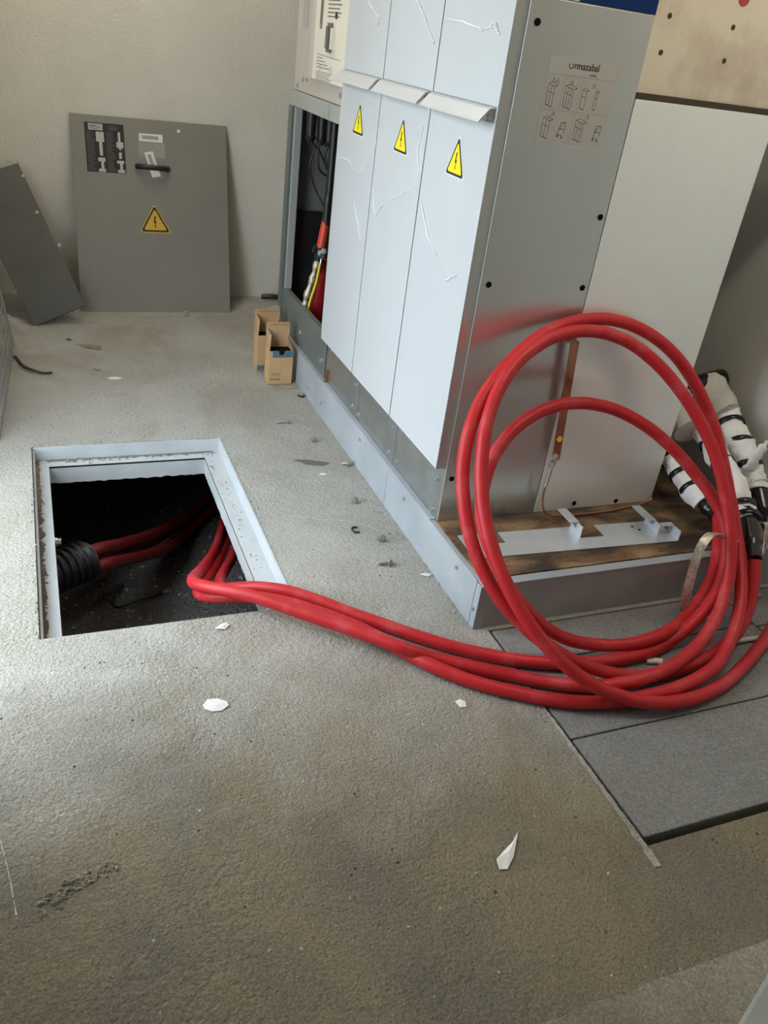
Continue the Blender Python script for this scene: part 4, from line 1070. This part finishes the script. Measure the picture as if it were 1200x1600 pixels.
for key, ext in (('a', aext), ('b', bext), ('c', cext)):
    pts = [Vector(p) for p in CAB[key]] + [Vector(p) for p in ext]
    cb = thing('power_cable', NAMES[key], 'cable', tuple(pts[0]), group='red power cables')
    mb = MB(); mb.tube(catmull(pts, 3), .0172, 16)
    obj('sheath', mb, 'cable', cb)
    if key == 'c':
        bp = [(.797, -.12, .207), (.831, -.06, .228), (.861, 0, .258), (.873, .03, .270)]
        wp = [(.861, 0, .258), (.882, .06, .282), (.893, .13, .319), (.912, .24, .352), (.940, .34, .376), (.948, .43, .40)]
        wr, bands, wm = .033, (.02, .16, .52, .70), 'linen'
    elif key == 'b':
        bp = [(.970, .005, .215), (.976, .055, .251), (.990, .11, .290), (.995, .14, .303)]
        wp = [(.992, .125, .297), (.994, .18, .332), (1.010, .25, .368), (1.026, .33, .405), (1.040, .40, .435), (1.046, .46, .465)]
        wr, bands, wm = .040, (.20, .42, .62, .80), 'linen'
    else:
        bp = [(.858, .11, .205), (.86, .16, .215), (.856, .20, .228)]
        wp = [(.858, .17, .220), (.852, .24, .24), (.85, .33, .27), (.85, .42, .30)]
        wr, bands, wm = .034, (.3, .55, .8), 'linen'
    Pb = catmull(bp, 6)
    mb = MB(); mb.tube(Pb, [.0195 + (.006 if .25 < k / len(Pb) else 0) for k in range(len(Pb))], 18)
    obj('termination_boot', mb, 'blackgloss', cb, label='glossy black termination boot')
    w_ = obj('cloth_wrap', lump(wp, wr, .34, ord(key), 24), wm, cb, label='white cloth wrapping')
    for t in bands:
        obj('tape_band', band(wp, t, .016, wr * 1.13), 'blackgloss', w_)
    if key == 'b':
        # loose corner of cloth and padded end
        mb = MB()
        q = [(.955, .15, .345), (.952, .135, .363), (.952, .132, .388), (.970, .135, .420), (.985, .14, .440)]
        Q = catmull(q, 5)
        mb.tube(Q, [.016 + .010 * abs(mnoise.noise(Vector((k * .7, 2, 0)))) if k < 17 else .007 for k in range(len(Q))], 12, flatten=.5)
        obj('cloth_corner', mb, 'linen', w_)
        mb = lump([(.985, .115, .283), (.992, .14, .305), (.996, .16, .318)], .036, .35, 9)
        obj('cloth_cuff', mb, 'linen', w_)
        mb = lump([(1.020, .36, .42), (1.020, .42, .45), (1.022, .485, .478)], .058, .22, 4)
        obj('padded_end', mb, 'linen2', w_)
        obj('tape_band', band([(.985, .465, .492), (1.02, .47, .494), (1.055, .475, .496)], .5, .115, .033), 'blackgloss', w_)
    if key == 'c':
        mb = lump([(.900, .36, .375), (.905, .43, .405), (.905, .48, .43)], .055, .25, 5)
        obj('padded_end', mb, 'linen2', w_)
        # flat tinned braid looping out of the boot
        Y = -.035
        path = catmull([(.835, -.045, .212), (.771, -.06, .233), (.703, -.075, .262), (.64, -.09, .294), (.597, -.105, .282), (.580, -.115, .236), (.582, -.12, .170), (.591, -.118, .106), (.609, -.112, .060), (.645, -.105, .030), (.69, -.115, .018), (.735, -.112, .035), (.765, -.10, .07)], 7)
        sd = []
        for k in range(len(path)):
            sd.append(Vector((.75, -.62, .2)))
        mb = MB(); mb.ribbon(path, .024, sd, .003)
        obj('earth_braid', mb, 'braid', cb, label='flat tinned earthing braid')
    if key == 'b':
        path = catmull([(.962, .03, .228), (.946, .0, .232), (.928, -.03, .20), (.925, -.045, .16)], 6)
        mb = MB(); mb.ribbon(path, .02, Vector((.9, .4, .1)), .003)
        obj('earth_braid', mb, 'braid', cb, label='flat tinned earthing braid')

# ------------------------------------------------------------------ in the pit
pc = thing('corrugated_duct', 'black corrugated duct end inside the floor hatch', 'duct', (-1.1, .75, PZ))
a0, d_ = Vector((-1.16, .755, -.235)), Vector((.80, .55, -.10)).normalized()
P, R = [], []
for k in range(60):
    P.append(a0 + d_ * (k * .0047)); R.append(.066 + .006 * math.sin(k * 2 * math.pi / 6))
mb = MB(); mb.tube(P, R, 28, cap=False); mb.tube([P[-1], P[-1] - d_ * .02], [.064, .060], 28)
obj('pipe', mb, 'black', pc)
mb = MB(); mb.tube([P[0] - d_ * .3, P[3]], .06, 20); obj('pipe_tail', mb, 'black', pc)
e_ = P[-1]
for k, (dx, dz, lab) in enumerate(((.0, .028, 'upper'), (-.022, -.018, 'left'), (.030, -.020, 'right'))):
    s_ = e_ - d_ * .03 + Vector((dx * .7, -dx * .7, dz))
    path = catmull([s_ - d_ * .1, s_, s_ + d_ * .08, (-.80 + dx, 1.10 - dx, -.36 + dz), (-.66 + dx, 1.30 - dx, -.46 + dz * 1.2), (-.48, 1.60 - dx * 1.5, -.56 + dz), (-.2, 1.95 - dx * 1.5, -.575 + dz * .8)], 8)
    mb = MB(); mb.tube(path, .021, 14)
    obj('pit_cable', mb, 'cable_shaded', cat='cable', group='red cables in the duct', label='%s one of the dark red cables running out of the black duct' % {'upper': 'topmost', 'left': 'rear', 'right': 'front'}[lab])
mb = MB(); mb.tube(catmull([(-.86, 1.16, PZ + .006), (-.835, 1.10, PZ + .006), (-.76, 1.09, PZ + .03), (-.66, 1.15, PZ + .006)], 8), .0035, 8)
obj('wire_offcut', mb, 'black', cat='wire', label='thin black wire offcut on the pit floor')
mb = MB(); mb.tube(catmull([(-.80, 1.24, PZ + .006), (-.83, 1.17, PZ + .02), (-.85, 1.12, PZ + .006)], 8), .0035, 8)
obj('wire_offcut', mb, 'black', cat='wire', label='short upright-bent black wire offcut in the pit')
def fx_pit():
    return random.uniform(-1.1, -.3), random.uniform(.9, 1.9), PZ + .004, random.uniform(.2, 1) ** 2
obj('rubble', crumbs(420, fx_pit, .012, 21), 'mortar', label='pale concrete crumbs scattered on the pit floor', cat='rubble', kind='stuff')

# ------------------------------------------------------------------ leaning cabinet cover at the back wall
tilt = math.atan(.318)
ct = thing('cabinet_cover', 'warm grey steel cover with black handle leaning on the back wall', 'cover panel', (-.823, 2.712, 0.0), rot=(-tilt, 0, 0))
ct.rotation_euler = (-tilt, 0, 0)
cw, chh = .739, .905
lf = frame((0, 0, 0), (1, 0, 0), (0, 0, 1))
mb = MB()
mb.prism([(0.0, 0), (cw, 0), (cw + .014, chh + .003), (.017, chh)], lf, -.020, 0)
obj('sheet', mb, 'panel_grey', ct, local=True, bevel=.0015)
def yz(z): return z / math.cos(tilt)
su0, su1 = .823 - .745, .823 - .566
mb = MB()
lh = lambda u, v, h=0: lf(u, v, h + .0004)
z0, z1 = yz(.622), yz(.831)
mb.rect(su0, su1, z0, z1, lh, 0, 0)
sw, sh_ = su1 - su0, z1 - z0
R_ = lambda x0, x1, t0, t1, mi, hh=.0006: mb.rect(su0 + sw * x0, su0 + sw * x1, z1 - sh_ * t1, z1 - sh_ * t0, lh, hh, mi)
R_(.10, .46, .02, .15, 1)
text_into(mb, 'MESA', .026, su0 + sw * .125, z1 - sh_ * .127, lh, .0012, 0, sx=.78, shear=.12)
mb.line((su0 + sw * .32, z1 - sh_ * .13), (su0 + sw * .37, z1 - sh_ * .03), .003, lh, .0016, 1)
for x0, x1, t0, t1 in ((.28, .48, .18, .38), (.35, .43, .38, .66), (.30, .48, .70, .78), (.37, .44, .78, .93), (.30, .48, .93, .99),
                       (.84, .90, .16, .36), (.79, .97, .36, .48), (.85, .91, .48, .52), (.84, .91, .57, .70), (.78, .96, .74, .80), (.85, .92, .80, .93), (.79, .97, .93, .99)):
    R_(x0, x1, t0, t1, 1)
random.seed(3)
for k in range(26):
    t = .18 + k * .031
    R_(.04, .04 + random.uniform(.12, .23), t, t + .009, 2)
    R_(.54, .54 + random.uniform(.12, .22), t, t + .009, 2)
for k in range(3):
    R_(.60, .60 + random.uniform(.12, .25), .05 + k * .035, .062 + k * .035, 2)
obj('operating_label', mb, ['ink', 'label', 'ink_grey'], ct, local=True, label='black label with white schematic symbols')
mb = MB()
x0, x1 = .823 - .497, .823 - .385
mb.rect(x0, x1, yz(.768), yz(.802), lh, 0, 0); mb.rect(x0 + .015, x1 - .02, yz(.778), yz(.794), lh, .0005, 1)
obj('bar_label', mb, ['paper', 'ink_soft'], ct, local=True, label='small white barcode strip')
mb = MB(); mb.rect(x0 - .004, x1 + .008, yz(.70), yz(.764), lh, .0002)
obj('pocket', mb, 'film', ct, local=True, label='clear plastic pocket')
# handle
mb = MB()
hx0, hx1, hz = .823 - .516, .823 - .366, yz(.655)
mb.tube([lf(hx0 + .004, hz + .002, 0), lf(hx0 + .004, hz + .002, .014)], .013, 16); mb.tube([lf(hx1 - .004, hz - .002, 0), lf(hx1 - .004, hz - .002, .014)], .013, 16)
mb.tube(catmull([lf(hx0 + .004, hz + .001, .013), lf(hx0 + .03, hz - .002, .032), lf((hx0 + hx1) / 2, hz - .004, .036), lf(hx1 - .03, hz - .004, .032), lf(hx1 - .004, hz - .003, .013)], 6), .0125, 12)
hd = obj('handle', mb, 'black', ct, local=True)
for x in (hx0 + .004, hx1 - .004):
    mb = MB(); mb.tube([lf(x, hz, .013), lf(x, hz, .020)], .0055, 10); obj('screw', mb, 'bolt', hd, local=True)
mb = MB()
tg = [(-.476 + .823, yz(.719)), (-.444 + .823, yz(.612)), (-.403 + .823, yz(.620)), (-.436 + .823, yz(.728))]
mb.prism(tg, lh, .0, .0012, 0)
mb.flat([(.359, yz(.712)), (.376, yz(.665)), (.392, yz(.668)), (.377, yz(.715))], lh, .0018, 1)
obj('paper_tag', mb, ['paper', 'ink_soft'], ct, local=True, label='crooked white tag behind the handle')
mb = MB(); warning(mb, lh, .823 - .443, yz(.371), .140, yz(.118) , .0003)
obj('warning_sticker', mb, ['yellow2', 'yellow2', 'ink'], ct, local=True, label='yellow electrical hazard triangle')
mb = MB(); mb.tube([lf(.823 - .307, yz(.823), 0), lf(.823 - .307, yz(.823), .006)], [.010, .008], 14)
obj('bolt', mb, 'bolt', ct, local=True)

# dark tilted sheet left of it
tl = math.atan(.70)
tp = thing('steel_sheet', 'dark grey steel sheet tipped on its corner against the back wall', 'sheet', (-1.045, 2.49, 0), rot=(-tl, 0, 0))
k_ = math.sqrt(1 + .7 * .7)
def onp(x, z): return (x + 1.045, z * k_)
A_ = onp(-1.045, .004); B_ = onp(-.810, .083); C_ = onp(-1.048, .635)
Dp = (A_[0] + C_[0] - B_[0], A_[1] + C_[1] - B_[1])
# a longer sheet: left edge runs parallel to the right one
mb = MB(); mb.prism([A_, B_, C_, Dp], lf, -.012, .0)
obj('sheet', mb, 'panel_dark', tp, local=True, bevel=.0015)
mb = MB()
ed = Vector((C_[0] - B_[0], C_[1] - B_[1])).normalized()
mb.tube([lf(A_[0] + .02, A_[1] + .004, .001), lf(B_[0], B_[1] + .0, .004)], .004, 8)
obj('folded_edge', mb, 'panel_dark', tp, local=True)
for (x, z) in ((-1.03, .585), (-.985, .445), (-.90, .32)):
    p = onp(x, z); mb = MB(); mb.tube([lf(p[0], p[1], 0), lf(p[0], p[1], .0012)], .008, 10); obj('paint_spot', mb, 'steel_grey', tp, local=True)

# ------------------------------------------------------------------ wire mesh panels at the left edge
def mesh_panel(off, label, y0=1.30, y1=2.235, H=.235):
    t = thing('wire_mesh_panel', label, 'mesh panel', (-1.16 - off, y0, 0), group='wire mesh panels at the left edge')
    lean = math.radians(7)
    base0 = Vector((-1.178 - off, y0, .004)); base1 = Vector((-1.128 - off, y1, .004))
    U = (base1 - base0).normalized(); L = (base1 - base0).length
    V = Vector((-math.sin(lean), 0, math.cos(lean)))
    p = lambda u, v: base0 + U * u + V * v
    mb = MB()
    for a, b in (((0, 0), (L, 0)), ((L, 0), (L, H)), ((L, H), (0, H)), ((0, H), (0, 0))):
        mb.tube([p(*a), p(*b)], .0045, 6)
    obj('frame_rod', mb, 'wire', t)
    mb = MB()
    n_ = int(L / .055)
    for k in range(1, n_): mb.tube([p(L * k / n_, 0), p(L * k / n_, H)], .0016, 4, cap=False)
    n_ = int(H / .045)
    for k in range(1, n_): mb.tube([p(0, H * k / n_), p(L, H * k / n_)], .0042, 5, cap=False)
    obj('mesh_grid', mb, 'wire', t, kind='stuff')
mesh_panel(0.0, 'front one of the wire mesh panels leaning at the left edge')
mesh_panel(0.16, 'rear one of the wire mesh panels leaning at the left edge', 1.34, 2.18)

# crumpled clear film on the floor by the tipped sheet
mb = MB()
nx, ny = 26, 34
V = []
for j in range(ny + 1):
    for i in range(nx + 1):
        x = -1.10 + .27 * i / nx + .015 * mnoise.noise(Vector((j * .3, 1, 0))); y = 2.08 + .52 * j / ny + .02 * mnoise.noise(Vector((i * .3, 9, 0)))
        z = .004 + .022 * abs(mnoise.noise(Vector((x * 16, y * 16, 0)))) + .012 * abs(mnoise.noise(Vector((x * 45, y * 38, 3))))
        V.append((x, y, z))
F = [(j * (nx + 1) + i, j * (nx + 1) + i + 1, (j + 1) * (nx + 1) + i + 1, (j + 1) * (nx + 1) + i) for j in range(ny) for i in range(nx)]
mb.add(V, F)
obj('crumpled_film', mb, 'film_thin', label='crumpled clear plastic film on the floor under the tipped sheet', cat='plastic film')
mb = MB(); mb.ribbon(catmull([(-1.125, 2.10, .004), (-1.10, 2.0, .005), (-1.07, 1.93, .012), (-1.02, 1.90, .006), (-.985, 1.905, .004)], 6), .012, Vector((.6, .6, .1)), .003)
obj('strip_offcut', mb, 'black', label='bent black strip offcut on the floor near the mesh panels', cat='strip')
mb = MB(); mb.tube(catmull([(-1.22, 2.40, .03), (-1.17, 2.39, .075), (-1.12, 2.40, .06), (-1.09, 2.40, .025), (-1.08, 2.41, .015)], 5), [.013 + .007 * math.sin(k * 1.9) for k in range(21)], 8)
obj('crumpled_bag', mb, 'film', label='crumpled clear plastic bag behind the mesh panels', cat='bag')
mb = MB(); mb.tube(catmull([(.145, 2.965, .014), (.2, 2.945, .02), (.27, 2.935, .016), (.36, 2.92, .014)], 5), .0135, 12)
obj('black_tubing', mb, 'black', label='short black tube on the floor against the back wall', cat='tubing')  # black tube filling a black gap shape at the foot of the wall

# ------------------------------------------------------------------ cartons
def carton(x0, x1, y0, y1, H, back, label, blue_top=True, seed=1):
    t = thing('carton', label, 'box', ((x0 + x1) / 2, (y0 + y1) / 2, 0), group='open cardboard cartons by the plinth')
    th = .0022
    mb = MB()
    ff = frame((0, y0, 0), (1, 0, 0), (0, 0, 1))
    xc = (x0 + x1) / 2 + .003
    nt_ = [(xc + .014 * math.cos(a), H - .020 * math.sin(a)) for a in [k * math.pi / 8 for k in range(9)]]
    mb.prism([(x0, 0), (x1, 0), (x1, H)] + nt_ + [(x0, H)], ff, -th, 0)
    mb.box(x0, x0 + th, y0 + th, y1, 0, H); mb.box(x1 - th, x1, y0 + th, y1, 0, H); mb.box(x0, x1, y1 - th, y1, 0, H); mb.box(x0, x1, y0, y1, 0.0005, th)
    bd = obj('body', mb, 'card', t)
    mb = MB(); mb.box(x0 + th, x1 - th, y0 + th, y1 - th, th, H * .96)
    obj('black_infill', mb, 'blackmatt', t)  # solid black block standing in for the carton's dark inside
    # standing back flap, folded forward at the very top
    fb_ = frame((0, y1, 0), (1, 0, 0), (0, 0, 1))
    mb = MB(); mb.prism([(x0, H), (x1, H), (x1, back - .012), (x1 - .006, back), (x0 + .006, back), (x0, back - .012)], fb_, 0, th)
    mb.prism([(x0 + .004, back - .004), (x1 - .004, back - .004), (x1 - .008, back), (x0 + .008, back)], frame((0, y1 - .001, 0), (1, 0, 0), (0, 0, 1)), 0, .012)
    obj('back_flap', mb, 'card', t)
    # side flaps, standing slanted
    for sx, xx in ((1, x0), (-1, x1)):
        mb = MB()
        q = [(xx, y0 + .004, H), (xx, y1 - .003, H), (xx + sx * .004, y1 - .006, H + .075), (xx + sx * .012, y0 + (y1 - y0) * .45, H + .058)] if sx > 0 else \
            [(xx, y0 + .004, H), (xx, y1 - .003, H), (xx + sx * .004, y1 - .006, H + .05), (xx + sx * .015, y0 + (y1 - y0) * .5, H + .035)]
        Q = [Vector(p) for p in q]; nn = Vector((sx, 0, 0)) * th
        mb.add([*Q, *[p + nn for p in Q]], [(0, 1, 2, 3), (7, 6, 5, 4), (0, 4, 5, 1), (1, 5, 6, 2), (2, 6, 7, 3), (3, 7, 4, 0)])
        obj('side_flap', mb, 'card_in', t)
    f2 = frame((0, y0 - .0004, 0), (1, 0, 0), (0, 0, 1))
    mb = MB()
    if blue_top:
        k0 = [(xc + .0142 * math.cos(a), H - .0202 * math.sin(a)) for a in [k * math.pi / 8 for k in range(9)]]
        mb.flat([(x0 + .014, H - .028), (x1, H - .028), (x1, H - .0005)] + k0 + [(x0 + .014, H - .0005)], f2, .0002, 0)
        obj('blue_band', mb, 'cardblue', bd)
        mb = MB()
        text_into(mb, 'EATON', .0125, x0 + .009, .020, f2, .0003, 1, sx=1.0)
        for k in range(3): mb.rect(x0 + .012, x0 + .06 - .01 * k, .050 - k * .006, .0515 - k * .006, f2, .0003, 2)
    else:
        mb.rect(x0 + .001, x0 + .07, .006, .030, f2, .0002, 0)
        obj('blue_band', mb, 'cardblue', bd)
    if blue_top:
        obj('print', mb, ['cardblue', 'ink', 'ink_grey'], bd)
    return t
carton(-.1285, -.0255, 1.728, 1.802, .150, .253, 'front cardboard carton with a blue band and notched open top')
carton(-.142, -.030, 1.880, 1.955, .165, .262, 'rear cardboard carton partly hidden behind the front one', False)

# ------------------------------------------------------------------ small things on the floor
def loose_screw(x, y, ang, L, label, r=.0045):
    d = Vector((math.cos(ang), math.sin(ang), 0))
    t = thing('loose_screw', label, 'screw', (x, y, 0), group='loose screws on the floor')
    c = Vector((x, y, r * 1.75))
    mb = MB(); mb.hexhead(c, -d, r * 1.7, r * 1.8); obj('head', mb, 'rustbolt', t)
    if L > 0:
        P = [c + d * (L * k / 14) - Vector((0, 0, r * .75 * k / 14)) for k in range(15)]
        mb = MB(); mb.tube(P, [r * (.85 if k % 2 else 1) if k < 13 else r * .5 for k in range(15)], 8); obj('shank', mb, 'rustbolt', t)
    return t
loose_screw(-.150, 1.335, math.radians(175), .045, 'long loose screw on the floor between carton and hatch')
loose_screw(-.092, 1.167, math.radians(100), .030, 'loose screw lying just beyond the dark stain by the plinth', .005)
loose_screw(-.028, .962, math.radians(150), .022, 'loose screw beside the pale paint fleck near the plinth foot', .005)
loose_screw(-.093, .705, math.radians(70), .008, 'stubby upright bolt head on the floor near the hatch corner', .006)
loose_screw(-.088, .465, math.radians(80), .008, 'stubby bolt next to the black clip on the floor', .006)
loose_screw(-.115, .336, math.radians(170), .032, 'loose screw nearest to the red cables on the floor', .006)
loose_screw(-.324, 2.655, math.radians(80), .006, 'tiny bolt on the floor below the leaning cover', .007)
mb = MB(); mb.tube([Vector((-.146 + .012 * math.cos(a), .536 + .016 * math.sin(a), .003)) for a in [math.radians(40 + k * 24) for k in range(12)]], .003, 6)
obj('snap_ring', mb, 'black', label='small open black clip ring on the floor', cat='clip')
mb = MB(); mb.tube([Vector((.0 - .018 + .012 * math.cos(a), 1.60 + .02 * math.sin(a), .003)) for a in [math.radians(180 + k * 20) for k in range(10)]], .004, 6)
obj('snap_ring', mb, 'black', label='bent black clip lying by the plinth seam near the cartons', cat='clip')

def scrap(name, x, y, pts, label, mat='paper', cat='paper scrap', curl=.006, ang=0, th=.0008, lines=0):
    c, s_ = math.cos(ang), math.sin(ang)
    mb = MB()
    n_ = len(pts)
    V = []
    for hh in (0, th):
        for p in pts:
            px, py = p[0] * c - p[1] * s_, p[0] * s_ + p[1] * c
            V.append((x + px, y + py, .0015 + hh + curl * abs(mnoise.noise(Vector((p[0] * 60, p[1] * 60, 1))))))
        V.append((x, y, .0025 + hh + curl * .6))
    m_ = n_ + 1
    F = []
    for i in range(n_):
        j = (i + 1) % n_
        F += [(i, n_, j), (m_ + i, m_ + j, m_ + n_), (i, j, m_ + j, m_ + i)]
    mb.add(V, F)
    return obj(name, mb, mat, label=label, cat=cat)
scrap('paper_scrap', -.714, -.121, [(-.028, .008), (-.015, .024), (.008, .022), (.026, .008), (.028, -.006), (.010, -.018), (-.012, -.016), (-.026, -.004)], 'round torn white paper scrap in the middle of the floor', curl=.003)
scrap('paper_scrap', -.644, .150, [(-.020, -.004), (-.004, .012), (.014, .016), (.018, .004), (.006, -.010)], 'white paper scrap at the near edge of the hatch')
scrap('paper_scrap', -.156, -.253, [(-.012, .012), (.004, .016), (.014, .004), (.008, -.012), (-.008, -.010)], 'tiny lilac-white paper scrap below the cables', curl=.002)
scrap('paper_scrap', -.244, -.650, [(-.038, -.030), (-.022, -.034), (.004, -.012), (.030, .022), (.040, .036), (.018, .018), (-.010, .004), (-.034, -.010)], 'pointed pale paper shard on the foreground floor', curl=.004)
scrap('paint_fleck', -.746, 1.833, [(-.030, .01), (0, .018), (.03, .006), (.01, -.012), (-.02, -.01)], 'flat white fleck on the floor behind the hatch', cat='fleck', curl=.001)
scrap('paint_fleck', -.14, .905, [(-.012, .0), (0, .012), (.014, .008), (.010, -.008)], 'white paint fleck below the oil stain', cat='fleck', curl=.002)
scrap('paint_fleck', -.022, .262, [(-.02, .006), (0, .012), (.02, .0), (.004, -.010)], 'white flake by the foot of the plinth near the cables', cat='fleck', curl=.002)
scrap('paint_fleck', .012, .32, [(-.015, .012), (-.004, .02), (.002, .0), (-.008, -.010)], 'white flake leaning at the base of the plinth', cat='fleck', curl=.002)
scrap('dry_leaf', -.815, 2.20, [(-.06, .045), (-.03, .03), (.0, .02), (.02, .005), (.045, .0), (.042, -.03), (.01, -.02), (-.02, .0)], 'curled brown dry leaf on the floor before the leaning cover', 'leaf', 'leaf', curl=.02)
scrap('debris_crumb', -.903, 2.30, [(-.012, .01), (.004, .016), (.014, 0), (.0, -.012)], 'dark crumb on the floor left of the dry leaf', 'black', 'crumb', .012)
scrap('debris_crumb', -.81, 1.93, [(-.018, .01), (.004, .012), (.018, -.004), (.0, -.012)], 'dark crumb on the floor between leaf and hatch', 'leaf', 'crumb', .01)
scrap('card_scrap', -.045, 1.690, [(-.035, .012), (.03, .010), (.034, -.008), (-.03, -.010)], 'cardboard scrap in front of the front carton', 'card', 'card scrap', .001)
# oil stain flat on the floor
mb = MB()
mb.flat([(-.15 + .055 * math.cos(a) * (1 + .25 * math.sin(3 * a)) , 1.0 + .022 * math.sin(a) - .02 * math.cos(a), .0006) [:2] for a in [k * math.pi / 10 for k in range(20)]], fl, .0006)
obj('oil_stain', mb, 'stain', label='brown oil stain on the floor beside the plinth', cat='stain')
# bits near the coil
mb = MB(); mb.tube([(.405, -.232, .006), (.432, -.240, .006)], .006, 8); mb.tube([(.428, -.232, .004), (.446, -.246, .008)], .009, 10); mb.tube([(.418, -.226, .006), (.434, -.236, .007)], .004, 8)
obj('cable_fixing', mb, 'rod', label='pale plastic peg with a knob on the slab inside the coil', cat='peg')
mb = MB(); mb.tube([(.360, -.130, .004), (.402, -.148, .004)], .005, 8)
obj('plastic_offcut', mb, 'rod', label='small pale plastic offcut on the slab behind the coil bottom', cat='offcut')
mb = MB(); mb.tube(catmull([(.60, -.245, .007), (.72, -.222, .007), (.86, -.228, .007)], 5), .0065, 8)
obj('plastic_rod', mb, 'rod', label='thin pale plastic rod on the slab at the right of the coil', cat='rod')
mb = MB(); mb.ribbon(catmull([(.845, -.105, .006), (.875, -.095, .010), (.92, -.07, .014), (.97, -.05, .012)], 5), .018, Vector((-.3, 1, 0)), .005)
obj('braid_end', mb, 'braid', label='crimped end of a tinned braid on the slab at the right edge', cat='braid')
def fx_plinthfoot():
    return -abs(random.gauss(0, .03)), random.uniform(.0, 1.6), .001, random.uniform(.15, .8)
obj('floor_crumbs', crumbs(130, fx_plinthfoot, .006, 31), 'mortar', label='pale mortar crumbs along the foot of the plinth', cat='crumbs', kind='stuff')
def fx_floor():
    return random.uniform(-1.6, .02), random.uniform(-.9, 2.6), .0008, random.uniform(.15, .7)
def clean(f):
    def g_():
        while True:
            x, y, z, s = f()
            if not (HX0 - .01 < x < HX1 + .01 and HY0 - .01 < y < HY1 + .01): return x, y, z, s
    return g_
obj('floor_grit', crumbs(420, clean(fx_floor), .0055, 33), 'mortar', label='pale grit scattered over the concrete floor', cat='grit', kind='stuff')

# chipped gouge in the foreground concrete, filled with crumbs
def fx_gouge():
    t = random.uniform(-1, 1)
    return -1.03 + .050 * t + random.gauss(0, .010), -.495 + .022 * t + random.gauss(0, .007), .001, random.uniform(.3, 1)
obj('gouge_crumbs', crumbs(120, fx_gouge, .0075, 41), 'aggregate', label='patch of crumbled concrete in the foreground floor', cat='crumbs', kind='stuff')

# ------------------------------------------------------------------ ceiling luminaires (above the frame; the front one is an added fill)
mat = bpy.data.materials.new('lit_diffuser'); mat.use_nodes = True
P_ = mat.node_tree.nodes['Principled BSDF']
P_.inputs['Emission Color'].default_value = (1, .87, .68, 1); P_.inputs['Emission Strength'].default_value = LAMP_POWER
MAT['lit'] = mat
def luminaire(x, y, L, label, along='y'):
    lm = thing('ceiling_light', label, 'ceiling light', (x, y, ZC - .09), group='ceiling luminaires')
    hx, hy = (.08, L / 2) if along == 'y' else (L / 2, .08)
    mb = MB(); mb.box(x - hx, x + hx, y - hy, y + hy, ZC - .05, ZC - .001)
    obj('housing', mb, 'lip', lm, bevel=.004)
    mb = MB(); mb.box(x - hx + .01, x + hx - .01, y - hy + .01, y + hy - .01, ZC - .09, ZC - .05)
    obj('diffuser', mb, 'lit', lm)
luminaire(-.62, 2.40, 0.9, 'long ceiling luminaire above the aisle in front of the cabinets')
luminaire(.55, -.35, 0.9, 'added unseen fill luminaire above the red cable coil', 'x')  # added out of view to brighten the beige board and zinc sheet
